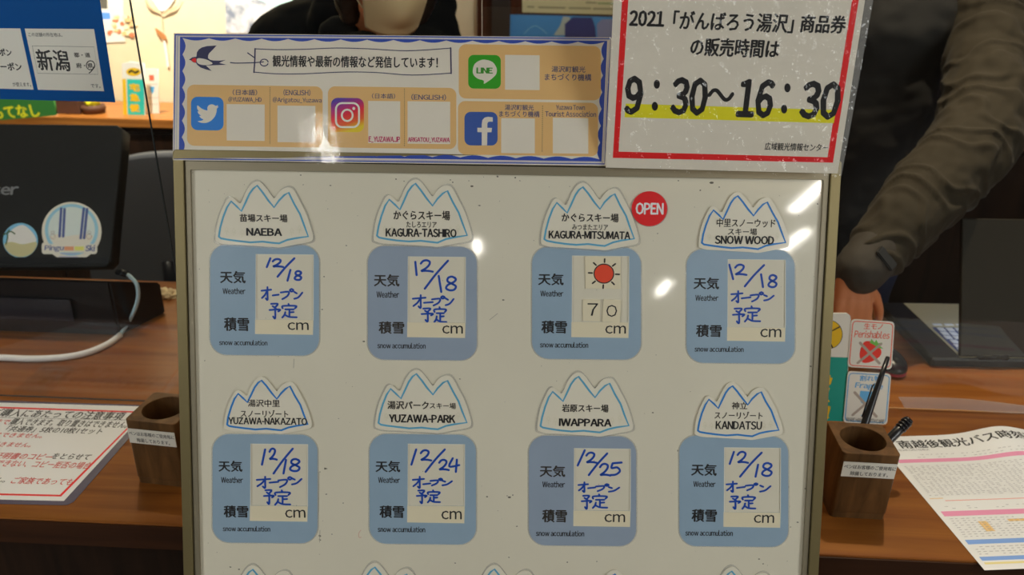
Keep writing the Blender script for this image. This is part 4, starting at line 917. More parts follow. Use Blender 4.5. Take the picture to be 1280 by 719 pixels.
pA = horiz(COUNTER_Z, 150, 420); pB = horiz(COUNTER_Z, 208, 391)
dv = (pB - pA); hf, hb = 0.128, 0.075
bm = bmesh.new()
Lx = Vector((-0.75, 0.03, 0))
vv = [bm.verts.new(p) for p in (pA + Lx, pA, pB, pB + Lx)] + [bm.verts.new(p) for p in (pA + Lx + ZZ * hf, pA + ZZ * hf, pB + ZZ * hb, pB + Lx + ZZ * hb)]
for f in ((0, 3, 2, 1), (4, 5, 6, 7), (0, 1, 5, 4), (1, 2, 6, 5), (2, 3, 7, 6), (3, 0, 4, 7)): bm.faces.new([vv[i] for i in f])
bmesh.ops.bevel(bm, geom=bm.edges[:], offset=0.004, segments=2, affect='EDGES')
t = thing('wedge_base', 'low black sloping base unit under the tilted black screen', 'device', Matrix.Identity(4))
bm_obj('body', bm, M_dark2, t)
bm = bmesh.new(); box_bm(bm, -1.45, -0.93, 0, 0.003, 0.035, 0.085, Matrix.Translation((0, pA.y - 0.0045 + 0.002, COUNTER_Z)) @ Matrix.Rotation(math.radians(-2.4), 4, 'Z') @ Matrix.Translation((0, -0.041, 0)))
bm_obj('front_reflection', bm, mat('bluish_black', (24, 30, 40), .2, k=.6), t)  # bluish reflection on the base front, painted as a dark strip

# cable
cb = [horiz(COUNTER_Z + .007, *p) for p in ((-330, 425), (-180, 440), (-60, 446), (0, 447), (40, 448.5), (80, 446.5), (110, 440.5), (135, 430), (150, 419))]
cb2 = [cb[-1], at(160, 404, 1.735), at(168, 388, 1.72), at(172.5, 372, 1.71), at(171, 356, 1.70), at(163, 346, 1.695), at(158, 343, 1.69)]
t = thing('white_cable', 'thick white cable curving from the left over the worktop up to the black device', 'cable', Matrix.Identity(4))
tube('sheath', smooth_pts([tuple(p) for p in cb], 6), 0.0065, mat('white_cable_sheath', (182, 178, 174), .5), t)
tube('thin_cable', smooth_pts([tuple(p) for p in cb2], 6), 0.0042, mat('pale_blue_cable', (136, 160, 190), .35), t)
tube('plug', [cb2[-1] + Vector((.002, 0, 0)), cb2[-1] + Vector((-.022, 0.008, .002))], [.007, .0075], M_dark2, t)

# crumpled cream cloth
bm = bmesh.new(); bmesh.ops.create_icosphere(bm, subdivisions=4, radius=1)
for v in bm.verts:
    n_ = noise.noise(v.co * 2.3) * .35 + noise.noise(v.co * 6) * .12; v.co = Vector((v.co.x * .030 * (1 + n_), v.co.y * .02 * (1 + n_), max(0, v.co.z * .018 * (1 + n_ * 2))))
o = bm_obj('crumpled_cloth', bm, mat('cream_cloth', (168, 154, 124), .8), smooth=True); o.location = horiz(COUNTER_Z, 206, 371)
tag(o, 'small crumpled cream cloth near the far edge of the counter', 'cloth')

# office chair behind the counter
M_mesh = mat('grey_chair_fabric', (66, 68, 72), 0.8, k=0.5, bump=.3, bscale=500)
CV = Plane(RV * 2.02, RU, Vector((RV.x * .12, RV.y * .12, 1)))
S = Sheet(CV, 200, 270, 'office_chair', 'dark grey office chair with a rounded back behind the counter, left of the whiteboard', 'chair')
S.poly('backrest', smooth_pts([(128, 214), (150, 203), (180, 197.5), (215, 196), (255, 197.5), (285, 206), (296, 225), (297, 300), (292, 350), (282, 372), (240, 382), (180, 384), (140, 378), (124, 364), (118, 330), (118, 250)], 4, True), -0.045, M_mesh, 0.045, bevel=0.012)
cxw = S.L(207, 270)[0]; zb = S.root.matrix_world.translation.z
box('seat', cxw - .23, cxw + .23, -zb + .42, -zb + .49, -.37, -.05, M_mesh, S.root, bev=.02)
tube('back_post', [(cxw, -zb + .45, -.12), (cxw, -zb + .50, .015), (cxw, -.13, .014)], .018, M_dark2, S.root)
tube('gas_column', [(cxw, -zb + .43, -.18), (cxw, -zb + .1, -.18)], .026, M_dark2, S.root)
for k in range(5):
    a = k * 2 * PI / 5 + .3
    lg = tube('leg', [(cxw, -zb + .11, -.18), (cxw + .19 * math.cos(a), -zb + .075, -.18 + .19 * math.sin(a))], [.02, .014], M_dark2, S.root)
    tube('castor', [(cxw + .18 * math.cos(a) - .012, -zb + .03, -.18 + .18 * math.sin(a)), (cxw + .18 * math.cos(a) + .012, -zb + .03, -.18 + .18 * math.sin(a))], .029, M_dark2, lg)

# ------------------------------------------------------------------ right: half-closed laptop, mouse
X0, Y0 = horiz(COUNTER_Z, 1196, 460).x, horiz(COUNTER_Z, 1196, 460).y
t = thing('laptop', 'half-closed dark laptop seen from behind with pale keys, right of the whiteboard', 'laptop', Matrix.Translation((X0, Y0, COUNTER_Z)))
M_lap = mat('laptop_black', (16, 15, 14), 0.4, k=0.5, spec=.25); M_lid = mat('laptop_lid_grey', (30, 27, 21), 0.6, k=0.5, spec=.15, bump=.05, bscale=300)
box('base', -0.055, 0.40, 0.0, 0.275, 0.001, 0.022, M_lap, t, bev=0.005)
dk = box('keyboard_deck', 0.004, 0.39, 0.006, 0.268, 0.0221, 0.0232, mat('silver_deck', (150, 142, 112), .35, metal=.3), t)
M_key = mat('pale_key', (212, 212, 204), .4)
bm = bmesh.new(); box_bm(bm, 0, .0155, 0, .0150, 0, .0022); bmesh.ops.bevel(bm, geom=bm.edges[:], offset=.0012, segments=1, affect='EDGES'); bmesh.ops.recalc_face_normals(bm, faces=bm.faces)
kme = bpy.data.meshes.new('key'); bm.to_mesh(kme); bm.free(); kme.materials.append(M_key)
box('key_well', 0.010, 0.382, 0.022, 0.140, 0.0233, 0.0236, mat('key_gap_blue', (52, 62, 96), .5), dk)
for r in range(6):
    for c in range(19):
        k_ = bpy.data.objects.new('key', kme); COL.objects.link(k_); k_.parent = dk; k_.location = (0.013 + c * .0195 + (r % 3) * .002, 0.0245 + r * .0192, 0.0237)
for c in range(3): box('status_button', .018 + c * .026, .038 + c * .026, .150, .158, .0233, .0245, M_key, dk)
box('touchpad', .13, .24, .175, .25, .0233, .0237, mat('touchpad_grey', (120, 116, 100), .3), dk)
al = math.radians(24)
LM = Matrix.Translation((0, 0.004, 0.024)) @ Matrix.Rotation(-al, 4, 'X')
ld = box('lid', 0.002, 0.398, -0.002, 0.008, 0.0, 0.285, M_lid, t, M=LM, bev=0.003)
box('display', 0.012, 0.388, 0.0082, 0.0088, 0.016, 0.272, mat('lit_display', (190, 200, 215), .3, k=0, emit=1.6), ld)
tube('hinge', [(0.04, 0.004, 0.024), (0.10, 0.004, 0.024)], .006, M_lap, t); tube('hinge', [(0.30, 0.004, 0.024), (0.36, 0.004, 0.024)], .006, M_lap, t)
mp_ = horiz(COUNTER_Z, 1108, 458)
t = thing('mouse', 'black computer mouse with a red underside behind the parcel labels', 'mouse', Matrix.Translation(mp_))
for nm, z0_, z1_, m_ in (('red_base', 0.0, .012, mat('dark_red_plastic', (120, 22, 28), .4)), ('shell', .012, .036, M_dark2)):
    bm = bmesh.new(); bmesh.ops.create_uvsphere(bm, u_segments=28, v_segments=14, radius=1)
    for v in bm.verts:
        x, y, zz = v.co; v.co = (x * .033, y * .055, z0_ + (zz * .5 + .5) * (z1_ - z0_) if nm == 'red_base' else max(z0_, z0_ + zz * (z1_ - z0_)))
    bm_obj(nm, bm, m_, t, smooth=True)
tube('scroll_wheel', [(-.004, -.03, .030), (.004, -.03, .030)], .007, M_dark, t)

# ------------------------------------------------------------------ things on the back ledge and posters
def stand(px, py, v_off=0.0):
    h = horiz(Z_LEDGE, px, py); return Plane(h, RU, ZZ)
P = stand(168, 143)
S = Sheet(P, 168, 143, 'delivery_sign', 'tall teal and white parcel delivery sign with yellow letters on the back ledge', 'sign')
S.poly('board', [(153.5, 79), (163, 77), (181, 79), (183, 143.5), (157, 143.5), (154, 110)], 0, M_signwhite, .006)
S.poly('yellow_stripe', [(154, 98), (158.5, 98.3), (160.5, 143), (155.5, 143)], .0062, mat('amber_print', (176, 138, 18)))
S.poly('teal_field', [(159.8, 98.5), (181, 99), (182, 143.3), (161, 143)], .0062, mat('teal_bright', (30, 140, 128), .5))
S.poly('oval', ell(168, 89.5, 9.2, 5.2, 24), .0062, mat('amber_print', (176, 138, 18)))
S.stroke('emblem', [[(162.5, 90), (166, 88), (170, 90.5), (174, 88.5)]], 2.4, .0064, M_ink)
for s_, y_ in (('宅', 104.5), ('急', 117), ('便', 130)): S.text(s_, 164.8, y_, 175.5, y_ + 9, mat('amber_print', (176, 138, 18)), .0064, bold=.06)
P = stand(191, 141.5)
S = Sheet(P, 191, 141, 'label_card', 'narrow white card with a small red square beside the teal delivery sign', 'card')
S.poly('card', [(182.5, 85.5), (198, 86), (200, 141.5), (184.5, 141.5)], 0, M_signwhite, .004)
S.poly('red_square', [(187, 93.5), (193, 93.5), (193.5, 100.5), (187.5, 100.5)], .0042, M_lred)
S.poly('blue_mark', [(188, 108), (194, 108), (193, 115), (190.5, 117), (188.5, 113)], .0042, M_lblue)
S.stroke('faint_lines', [[(184, 105), (198.5, 105)], [(185, 122), (199, 122)], [(186, 130), (198, 130)]], .5, .0042, M_gx, smooth=False)['kind'] = 'stuff'
P = stand(20, 150)
S = Sheet(P, 20, 150, 'green_sign', 'green sign with yellow lettering on the back ledge at the left edge', 'sign')
S.poly('board', [(-70, 122), (68, 122), (72, 142), (70, 144), (-70, 156)], 0, mat('green_print', (36, 88, 34), .5), .006)
S.text('おもてなし', -20, 131.5, 52, 147, mat('yellow_green_ink', (176, 166, 24), .5), .0062, slope=-.05, bold=.03)
P = stand(118, 141)
t = thing('small_basket', 'small dark brown basket with yellow contents on the back ledge', 'basket', P.M @ Matrix.Translation((0, 0, 0)))
bm = bmesh.new(); tube_bm(bm, [(0, 0, 0), (0, .015, 0), (0, .026, 0)], [.032, .038, .036], 20); bm_obj('bowl', bm, mat('brown_wicker', (60, 34, 18), .7, bump=.5, bscale=300), t, smooth=True)
bm = bmesh.new(); bmesh.ops.create_icosphere(bm, subdivisions=3, radius=.024)
for v in bm.verts: v.co *= 1 + noise.noise(v.co * 90) * .3; v.co.y += .036
bm_obj('yellow_wrapper', bm, mat('yellow_wrap', (204, 160, 24), .4), t, smooth=True)
P = stand(85, 143)
t = thing('brown_box', 'dark brown box with a white lace trim on the back ledge beside the green sign', 'box', P.M)
box('body', -.035, .04, 0.001, .08, -.05, 0, mat('dark_brown_card', (62, 38, 28), .6), t, bev=.002)
box('lace_trim', -.036, .02, .05, .062, .0002, .0022, M_signwhite, t)
# wall decorations
S = Sheet(WALL, 318, 5, 'snow_poster', 'pale poster of a snowy mountain landscape on the back wall', 'poster', lift=.002)
mp2 = bpy.data.materials.new('snow_photo'); mp2.use_nodes = True; nt = mp2.node_tree
tcn = nt.nodes.new('ShaderNodeTexCoord'); nz = nt.nodes.new('ShaderNodeTexNoise'); nz.inputs['Scale'].default_value = 16; nz.inputs['Detail'].default_value = 5
cr = nt.nodes.new('ShaderNodeValToRGB'); cr.color_ramp.elements[0].position = .36; cr.color_ramp.elements[1].position = .55
cr.color_ramp.elements[0].color = (.22, .26, .34, 1); cr.color_ramp.elements[1].color = (.78, .8, .82, 1)
nt.links.new(tcn.outputs['Object'], nz.inputs['Vector']); nt.links.new(nz.outputs['Fac'], cr.inputs['Fac']); nt.links.new(cr.outputs[0], nt.nodes['Principled BSDF'].inputs['Base Color'])
S.poly('sheet', [(279, -60), (372, -60), (372, 43), (283, 41)], 0, mp2, .001)
S.poly('blue_sky', [(280, -58), (371, -58), (371, 4), (345, 9), (320, -2), (300, 6), (281, -4)], .0012, mat('poster_sky', (140, 186, 222), .5))
S = Sheet(WALL, 150, 30, 'flower_poster', 'white poster with orange blossoms on the back wall beside the blue sign', 'poster', lift=.002)
S.poly('sheet', [(100, -40), (153, -40), (157, 52), (100, 55)], 0, M_signwhite, .001)
S.poly('blue_block', [(101, 14), (138, 15.5), (139, 24), (101, 24)], .0012, mat('mid_blue_print', (70, 110, 170), .5))
S.poly('dark_block', [(101, -38), (134, -38), (135, 11), (101, 10)], .0012, mat('dark_grey_print', (70, 68, 60), .5))
random.seed(3)
for i in range(26):
    a_, b_ = 136 + random.random() * 34, 20 + random.random() * 24
    S.poly('blossom', ell(a_, b_, 2 + random.random() * 2, 1.6 + random.random() * 1.6, 9), .0015 + i * 2e-5, mat('blossom_%d' % (i % 3), ((206, 140, 96), (214, 178, 140), (150, 88, 60))[i % 3], .6), .0008)
S = Sheet(WALL, 202, 30, 'paper_ornament', 'hanging silvery paper ornament with a thin stem and brown leaf on the cream wall', 'ornament', lift=.006)
M_silv = mat('silver_brown_paper', (150, 132, 104), .5)
S.poly('petal', smooth_pts([(180, -12), (186, 2), (191, 9), (201, 13.5), (204, 17), (198, 14), (189, 11), (183, 2)], 2, True), 0, M_silv, .002)
S.poly('petal', smooth_pts([(204, 17), (212, 11), (222, 7), (228, -4), (221, 10), (211, 15)], 2, True), .0005, M_silv, .002)
S.poly('petal_white', smooth_pts([(190, -10), (196, 8), (203, 14), (212, 9), (220, -8)], 2, True), -.002, mat('white_tissue', (220, 216, 200), .7, k=.7), .001)
S.stroke('stem', [[(203, 15), (203.5, 25), (204, 36)]], .8, .001, M_silv)
S.poly('brown_leaf', smooth_pts([(194.5, 34.5), (199, 37), (206, 42), (209.5, 47), (207, 50), (202.5, 47.5), (198, 42)], 2, True), 0, mat('brown_leaf', (128, 86, 48), .6), .002)
S.stroke('ribbon_tail', [[(206, 50), (209, 66), (211, 82)]], 3.2, .0005, mat('white_tissue', (220, 216, 200)))
WP = Plane(RV * (V_WALL - 0.0205), RU, ZZ)
S = Sheet(WP, 712, 0, 'cream_notice_poster', 'cream poster with small print on the dark wooden panel, upper one', 'poster', lift=.001)
S.poly('sheet', [(650, -120), (775, -118), (773, 18.5), (653, 15.5)], 0, mat('cream_poster_paper', (150, 144, 112), .5), .001)
S.stroke('small_print', [[(660, 8.5), (667, 8.7)], [(674, 9), (706, 9.8)], [(712, 10), (738, 10.6)], [(742, 10.8), (765, 11.3)], [(733, 3), (745, 3.4)], [(735, -3), (752, -2.6)]], 2.2, .0012, mat('olive_grey_print', (112, 108, 84), .5), smooth=False)['kind'] = 'stuff'
S.stroke('green_line', [[(748, 4), (768, 4.6)]], 1.6, .0013, mat('dull_green_print', (90, 110, 70), .5), smooth=False)
S = Sheet(WP, 702, 40, 'blue_poster', 'blue mountain poster on the dark wooden panel below the cream one', 'poster', lift=.001)
S.poly('sheet', [(636, 18), (768, 21), (766, 120), (636, 118)], 0, mat('poster_azure', (50, 108, 160), .4), .001)
S.poly('grey_peak', [(692, 44), (700, 32), (704, 20.5), (712, 21), (720, 44)], .0012, mat('peak_grey', (130, 140, 136), .4))
S.poly('navy_area', smooth_pts([(706, 30), (716, 21.5), (740, 22), (744, 34), (746, 60), (706, 60)], 1, True), .0014, mat('poster_navy', (36, 42, 92), .4))
S.poly('lilac_area', [(746, 30), (752, 24), (767, 24), (766, 60), (747, 60)], .0014, mat('poster_lilac', (100, 106, 140), .4))
S.stroke('peak_line', [[(655, 42), (664, 34), (672, 33), (684, 42)]], .8, .0014, mat('pale_azure', (104, 150, 188), .4))

# ================================================================== PEOPLE
def ball(bm, c, r, M=None, sub=2, rot=None):
    mm = Matrix.Translation(c) @ (rot.to_4x4() if rot else Matrix.Identity(4)) @ Matrix.Diagonal((*(r if hasattr(r, '__len__') else (r, r, r)), 1))
    if M is not None: mm = M @ mm
    bmesh.ops.create_icosphere(bm, subdivisions=sub, radius=1, matrix=mm)
def limb(bm, pts, rads, M=None, n=18):
    P = smooth_pts([tuple(p) + (r,) for p, r in zip(pts, rads)], 5) if len(pts) > 2 else [tuple(p) + (r,) for p, r in zip(pts, rads)]
    Q = [Vector(p[:3]) for p in P]
    if M is not None: Q = [M @ q for q in Q]
    tube_bm(bm, Q, [p[3] for p in P], n)
    ball(bm, Q[0], P[0][3]); ball(bm, Q[-1], P[-1][3])
def organic(name, bm, vox, m, parent, it=4, disp=None):
    me = bpy.data.meshes.new(name); bmesh.ops.recalc_face_normals(bm, faces=bm.faces); bm.to_mesh(me); bm.free()
    o = bpy.data.objects.new(name, me); COL.objects.link(o)
    md = o.modifiers.new('remesh', 'REMESH'); md.mode = 'VOXEL'; md.voxel_size = vox; md.use_smooth_shade = True
    sm = o.modifiers.new('smooth', 'SMOOTH'); sm.iterations = it; sm.factor = .5
    me2 = dg(o); bpy.data.objects.remove(o); me2.name = name
    if disp:
        nr = [v.normal.copy() for v in me2.vertices]
        for v, n_ in zip(me2.vertices, nr): v.co += n_ * disp(v.co)
    return link(name, me2, m, parent, smooth=True)
M_skin = mat('skin', (150, 92, 58), 0.5, k=0.5, bump=.1, bscale=300)
M_hair = mat('black_hair', (20, 17, 15), 0.5, k=0.7, bump=.6, bscale=220)
M_mask = mat('grey_beige_mask', (156, 142, 108), 0.85, k=0.55, bump=.15, bscale=500)
def frame(pos, face, tilt=0.0):
    """head frame: local -Y looks along 'face'"""
    f = Vector(face).normalized(); y = -f; x = Vector((y.y, -y.x, 0)).normalized(); x = y.cross(Vector((0, 0, 1))).normalized() * 1
    z_ = x.cross(y).normalized()
    if tilt:
        R = Matrix.Rotation(tilt, 3, y); x, z_ = R @ x, R @ z_
    return Matrix(((x.x, y.x, z_.x, pos[0]), (x.y, y.y, z_.y, pos[1]), (x.z, y.z, z_.z, pos[2]), (0, 0, 0, 1)))
def head_bm(bm, H):
    ball(bm, (0, .018, .035), (.074, .092, .088), H, 3); ball(bm, (0, -.028, -.02), (.062, .062, .078), H, 3)
    ball(bm, (0, -.045, -.078), (.034, .034, .028), H); ball(bm, (0, -.06, .052), (.055, .032, .026), H)
    for s_ in (-1, 1):
        ball(bm, (s_ * .036, -.066, -.018), (.023, .02, .022), H); ball(bm, (s_ * .05, -.02, -.062), (.02, .035, .022), H)
        ball(bm, (s_ * .032, -.082, .042), (.02, .008, .007), H); ball(bm, (s_ * .013, -.092, -.02), (.009, .011, .009), H)
        ball(bm, (s_ * .078, .012, -.002), (.008, .02, .032), H); ball(bm, (s_ * .083, .022, .004), (.006, .014, .024), H)
    limb(bm, [(0, -.086, .03), (0, -.1, .004), (0, -.112, -.016)], [.008, .010, .012], H)
    ball(bm, (0, -.086, -.046), (.024, .010, .006), H); ball(bm, (0, -.085, -.056), (.021, .010, .006), H)
def hand_bm(bm, W, D, Nn, size=1.0, curl=.25, side=1):
    """W wrist, D towards the knuckles, Nn back of the hand; thumb leaves the side"""
    D = Vector(D).normalized(); Nn = (Vector(Nn) - D * D.dot(Vector(Nn))).normalized(); X = D.cross(Nn) * side
    def L_(a, b, c): return Vector(W) + (D * a + X * b + Nn * c) * size
    for b, r in ((-.026, .013), (-.009, .0145), (.009, .0145), (.026, .013)):
        limb(bm, [L_(0, b * .6, 0), L_(.05, b, .003), L_(.088, b * 1.08, 0)], [.017, r, .0108])
    for b, ln, sp in ((-.031, .062, -.10), (-.0105, .080, -.03), (.0105, .086, .03), (.0305, .078, .10)):
        a0 = L_(.086, b * 1.05, 0); p1 = L_(.086 + ln * .45, b * 1.05 + sp * ln * .45, -curl * ln * .16); p2 = L_(.086 + ln * .76, b * 1.05 + sp * ln * .8, -curl * ln * .62); p3 = L_(.086 + ln * .93, b * 1.05 + sp * ln, -curl * ln * 1.15)
        tube_bm(bm, [a0, p1, p2, p3], [.0096, .0090, .0080, .0068], 12)
        for q_, r in ((a0, .0102), (p1, .0093), (p2, .0082), (p3, .0068)): ball(bm, q_, r)
    t0, t1, t2, t3 = L_(.018, .028, -.004), L_(.045, .050, -.012), L_(.072, .062, -.020), L_(.094, .066, -.026)
    tube_bm(bm, [t0, t1, t2, t3], [.014, .012, .0100, .0085], 12)
    for q_, r in ((t0, .014), (t1, .012), (t2, .0102), (t3, .0085)): ball(bm, q_, r)
def mask_obj(parent, H):
    vs, fs = [], []; nu, nv = 25, 15
    for j in range(nv):
        t = j / (nv - 1)                       # 0 top (nose bridge) .. 1 under the chin
        zz = .012 - t * .108
        for i in range(nu):
            u = -1 + 2 * i / (nu - 1); wmax = 1.12 - .22 * abs(t - .42) ** 1.3
            ang = u * wmax
            base = .104 + .020 * math.exp(-(u / .45) ** 2) * math.sin(PI * min(1, t * 1.15 + .12)) - .020 * t * t
            rx, ry = .082 - .012 * t, base + .004
            vs.append(H @ Vector((rx * math.sin(ang), -ry * math.cos(ang) - .006 + .012 * t, zz + .006 * math.cos(ang * 1.3) * (1 - t))))
    for j in range(nv - 1):
        for i in range(nu - 1): a = j * nu + i; fs.append((a, a + 1, a + nu + 1, a + nu))
    o = pymesh('face_mask', vs, fs, M_mask, parent, smooth=True)
    sd = o.modifiers.new('thickness', 'SOLIDIFY'); sd.thickness = .0018; sd.offset = 1
    for s_ in (-1, 1):
        tube('ear_loop', smooth_pts([tuple(H @ Vector(p)) for p in ((s_ * .070, -.046, .002), (s_ * .080, -.012, .016), (s_ * .089, .022, .028), (s_ * .088, .032, -.002), (s_ * .080, .004, -.034), (s_ * .066, -.038, -.052))], 5), .0018, M_mask, o, n=8)
    return o
M_eyew = mat('eye_white', (200, 196, 190), .2, k=.5); M_iris = mat('dark_iris', (30, 20, 16), .15, k=.7)
def face_parts(parent, H, hair):
    for s_ in (-1, 1):
        bm = bmesh.new(); ball(bm, (s_ * .031, -.0715, .022), .0122, H, 3); e = bm_obj('eye', bm, M_eyew, parent, smooth=True)
        bm = bmesh.new(); ball(bm, (s_ * .031, -.0808, .021), (.0060, .0038, .0060), H, 3); bm_obj('iris', bm, M_iris, e, smooth=True)
        tube('eyebrow', [H @ Vector(p) for p in ((s_ * .014, -.0905, .046), (s_ * .032, -.090, .052), (s_ * .050, -.078, .046))], [.002, .003, .0015], M_hair, parent, n=8)
    bm = bmesh.new()
    ball(bm, (0, .028, .050), (.084, .098, .092), H, 3); ball(bm, (0, -.035, .095), (.066, .050, .032), H); ball(bm, (0, .07, -.01), (.07, .05, .08), H)
    for s_ in (-1, 1):
        ball(bm, (s_ * .066, .035, .0), (.020, .05, .06), H)
        ball(bm, (s_ * .052, -.052, .082), (.028, .03, .026), H)
        if hair == 'bob':
            limb(bm, [(s_ * .078, .01, .04), (s_ * .088, .015, -.03), (s_ * .078, .01, -.10)], [.03, .032, .022], H)
    if hair == 'bob': limb(bm, [(0, .09, .0), (0, .095, -.06), (0, .08, -.11)], [.06, .055, .04], H)
    organic('hair', bm, .006, M_hair, parent, 3, lambda c: .003 * noise.noise(Vector((c.x * 140, c.y * 140, c.z * 18))))

# ---- person 1: leaning forward behind the counter, face mask
P1 = thing('person', 'masked person in a black jacket leaning over the counter behind the banner', 'person', Matrix.Identity(4))
H1 = frame(at(488, -32, 1.66), (0.36, -0.80, -0.42), 0.0)
hc = H1.translation
nb = at(448, 40, 1.92); chest = at(450, 120, 2.03)
sL, sR = at(372, 86, 2.04), at(530, 80, 2.04)
pel = Vector((-.36, 2.20, .93))
eL_, eR_ = Vector((-.60, 1.98, 1.06)), Vector((-.12, 1.98, 1.06)); wL, wR = Vector((-.44, 1.72, .80)), Vector((-.24, 1.70, .80))
bm = bmesh.new(); head_bm(bm, H1)
limb(bm, [nb, (nb + hc) / 2 + Vector((0, .03, .0)), hc + Vector((-.01, .05, -.02))], [.052, .050, .050])
limb(bm, [pel, (pel + chest) / 2, chest, nb], [.10, .09, .085, .05])
for s_, e_, w_, sd in ((sL, eL_, wL, 1), (sR, eR_, wR, -1)):
    limb(bm, [chest + (s_ - chest) * .4, s_, e_, w_], [.06, .045, .036, .024])
    hand_bm(bm, w_, (-.1 * -sd, -.9, -.12), (0, 0, 1), .92, .2, sd)
for sx in (-1, 1):
    hp_ = pel + Vector((sx * .09, 0, -.06)); limb(bm, [hp_, Vector((hp_.x, 2.17, .50)), Vector((hp_.x, 2.22, .09)), Vector((hp_.x, 2.12, .03))], [.09, .055, .038, .03])
organic('body', bm, .0048, M_skin, P1, 3)
M_jk = mat('black_jacket', (6, 8, 10), .9, k=.6, spec=.1, sheen=0, bump=.2, bscale=250)
def folds(f, amp): return lambda c: amp * (noise.noise(c * f) + .5 * noise.noise(Vector((c.x * f * 2, c.y * f * 2, c.z * f * 3.3))))
bm = bmesh.new()
limb(bm, [pel + Vector((0, 0, -.06)), (pel + chest) / 2, chest + Vector((0, .03, 0))], [.17, .165, .155])
ball(bm, at(392, 95, 2.12), (.195, .14, .195), None, 3); ball(bm, at(440, 32, 2.14), (.178, .12, .125), None, 3); ball(bm, at(498, 50, 2.14), (.172, .12, .15), None, 3); ball(bm, at(496, 8, 2.14), (.168, .11, .085), None, 3); ball(bm, at(425, 30, 1.98), (.085, .07, .09)); ball(bm, at(424, 48, 1.84), (.052, .05, .055)); ball(bm, at(452, 66, 1.80), (.06, .05, .05))
for s_, e_, w_ in ((sL, eL_, wL), (sR, eR_, wR)):
    limb(bm, [chest + (s_ - chest) * .5, s_ + Vector((0, .02, 0)), e_, w_ + (e_ - w_) * .08], [.10, .092, .068, .042])
limb(bm, [nb + Vector((-.05, .04, .0)), nb + Vector((0, .09, .04)), nb + Vector((.07, .05, .01))], [.038, .042, .038])
organic('jacket', bm, .008, M_jk, P1, 8, folds(13, .006))
bm = bmesh.new()
for sx in (-1, 1):
    hp_ = pel + Vector((sx * .09, 0, -.04)); limb(bm, [hp_, Vector((hp_.x, 2.17, .50)), Vector((hp_.x, 2.22, .10))], [.115, .078, .06])
organic('trousers', bm, .010, mat('charcoal_trousers', (40, 40, 46), .8), P1, 4, folds(12, .004))
bm = bmesh.new()
for sx in (-1, 1): ball(bm, pel + Vector((sx * .09, -.06, -.885)), (.05, .13, .045))
organic('shoes', bm, .008, M_dark2, P1, 3)['kind'] = 'stuff'
mask_obj(P1, H1); face_parts(P1, H1, 'bob')

# ---- person 2: tall, dark jacket, arm reaching across to the left
P2 = thing('person', 'person in a dark olive jacket at the right, arm reaching down towards the labels', 'person', Matrix.Identity(4))
H2 = frame(at(1092, -158, 1.88), (-0.30, -0.80, -0.45), 0.0) @ Matrix.Diagonal((1.1, 1.1, 1.1, 1))
hc = H2.translation
nb = at(1105, -60, 1.97); chest = at(1105, 90, 2.03)
sL, sR = at(1226, -8, 1.93), at(1002, -18, 2.0)     # sL is on the right side of the picture
eL_, wL = at(1222, 168, 1.74), at(1066, 348, 1.56)
eR_, wR = Vector((.50, 1.95, 1.10)), Vector((.58, 1.66, .81))
pel = Vector((.92, 2.17, .98))
tip = horiz(COUNTER_Z + .012, 1062, 462)
bm = bmesh.new(); head_bm(bm, H2)
limb(bm, [nb, (nb + hc) / 2 + Vector((0, .03, .0)), hc + Vector((0, .05, -.02))], [.062, .056, .056])
limb(bm, [pel, (pel + chest) / 2, chest, nb], [.11, .10, .09, .055])
limb(bm, [chest + (sL - chest) * .4, sL, eL_, wL + (eL_ - wL) * .06, wL], [.06, .05, .042, .032, .027])
limb(bm, [chest + (sR - chest) * .4, sR, eR_, wR], [.06, .05, .04, .027])
hand_bm(bm, wL, (tip - wL), (-.05, -.8, .65), 1.0, .30, -1)
hand_bm(bm, wR, (.25, -.9, -.12), (0, 0, 1), 1.0, .2, -1)
for sx in (-1, 1):
    hp_ = pel + Vector((sx * .1, 0, -.06)); limb(bm, [hp_, Vector((hp_.x, 2.16, .52)), Vector((hp_.x, 2.22, .09)), Vector((hp_.x, 2.12, .03))], [.1, .06, .04, .032])
organic('body', bm, .0048, M_skin, P2, 3)
M_olive = mat('dark_olive_jacket', (38, 33, 24), .85, k=.52, spec=.2, sheen=.05, bump=.15, bscale=300)
ax = (wL - eL_).normalized()
def sleeve_folds(c):
    a = (c - eL_).dot(ax); sd_ = c - eL_ - ax * a
    w1 = math.sin(a * 95 + 9 * noise.noise(c * 11) + sd_.x * 40)
    return .0065 * max(0, w1) ** 1.5 + .006 * noise.noise(c * 16) + .003 * noise.noise(c * 40)
bm = bmesh.new()
limb(bm, [sL + (chest - sL) * .25, sL, (sL + eL_) / 2 + Vector((.02, 0, 0)), eL_, (eL_ + wL) / 2, wL + (eL_ - wL) * .14], [.085, .090, .090, .090, .076, .052])
organic('sleeve', bm, .006, M_olive, P2, 2, sleeve_folds)
bm = bmesh.new()
limb(bm, [sR + (chest - sR) * .25, sR, eR_, wR + (eR_ - wR) * .08], [.085, .082, .068, .046])
organic('sleeve', bm, .008, M_olive, P2, 3, folds(16, .006))
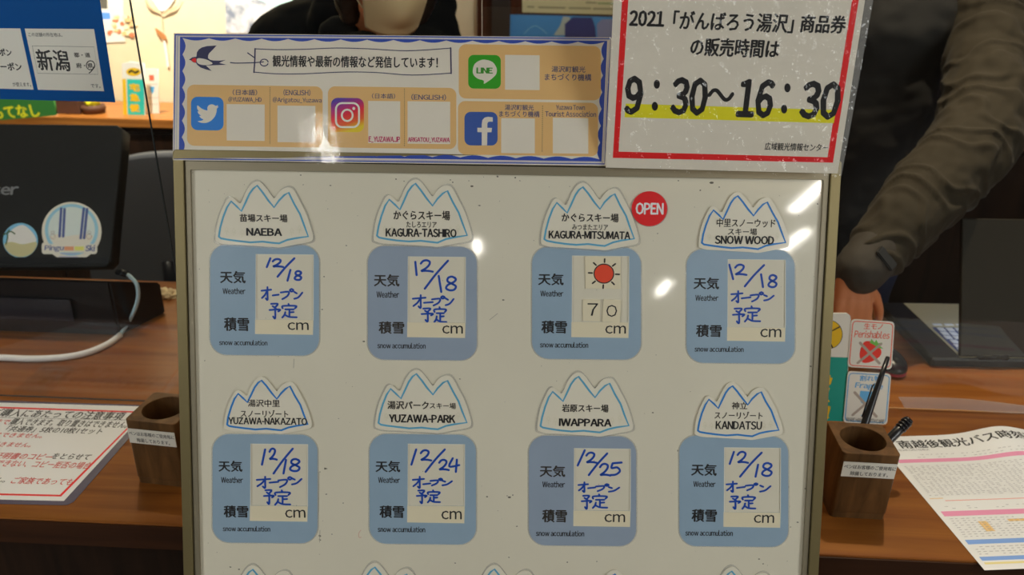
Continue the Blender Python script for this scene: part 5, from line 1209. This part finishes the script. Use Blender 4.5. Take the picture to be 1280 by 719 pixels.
bm = bmesh.new(); limb(bm, [wL + (eL_ - wL) * .17, wL + (eL_ - wL) * .04], [.053, .050]); organic('cuff', bm, .006, mat('darker_cuff', (38, 33, 27), .8, k=.52), P2, 3)
bm = bmesh.new()
a_, b_ = wL + (eL_ - wL) * .10, None
nn = (Vector((0, -1, .3)) - ax * ax.dot(Vector((0, -1, .3)))).normalized(); xx = ax.cross(nn)
mt = Matrix(((xx.x, ax.x, nn.x, 0), (xx.y, ax.y, nn.y, 0), (xx.z, ax.z, nn.z, 0), (0, 0, 0, 1))); mt.translation = a_ + nn * .050 
box_bm(bm, -.026, .022, -.010, .012, -.004, .004, mt); bmesh.ops.bevel(bm, geom=bm.edges[:], offset=.002, segments=2, affect='EDGES')
bm_obj('cuff_strap', bm, mat('black_strap', (22, 22, 22), .7), P2)
bm = bmesh.new()
limb(bm, [pel + Vector((0, 0, -.10)), (pel + chest) / 2, chest + Vector((0, .03, 0))], [.18, .17, .165])
ball(bm, (sL + sR) / 2 + Vector((0, .05, -.01)), (.25, .15, .15)); ball(bm, chest + Vector((0, .0, .1)), (.2, .15, .16)); limb(bm, [nb + Vector((-.06, .03, .02)), nb + Vector((0, .09, .07)), nb + Vector((.07, .03, .02))], [.035, .04, .035])
organic('jacket', bm, .009, mat('shaded_jacket', (22, 20, 17), .85, k=.6, sheen=.05, bump=.2, bscale=250), P2, 5, folds(11, .010))  # torso of the olive jacket, its shade put into a darker colour
bm = bmesh.new()
for sx in (-1, 1):
    hp_ = pel + Vector((sx * .1, 0, -.04)); limb(bm, [hp_, Vector((hp_.x, 2.16, .52)), Vector((hp_.x, 2.22, .10))], [.125, .085, .065])
organic('trousers', bm, .010, mat('navy_trousers', (34, 36, 54), .8), P2, 4, folds(12, .004))
bm = bmesh.new()
for sx in (-1, 1): ball(bm, pel + Vector((sx * .1, -.06, -.935)), (.052, .14, .045))
organic('shoes', bm, .008, M_dark2, P2, 3)['kind'] = 'stuff'
mask_obj(P2, H2); face_parts(P2, H2, 'short')
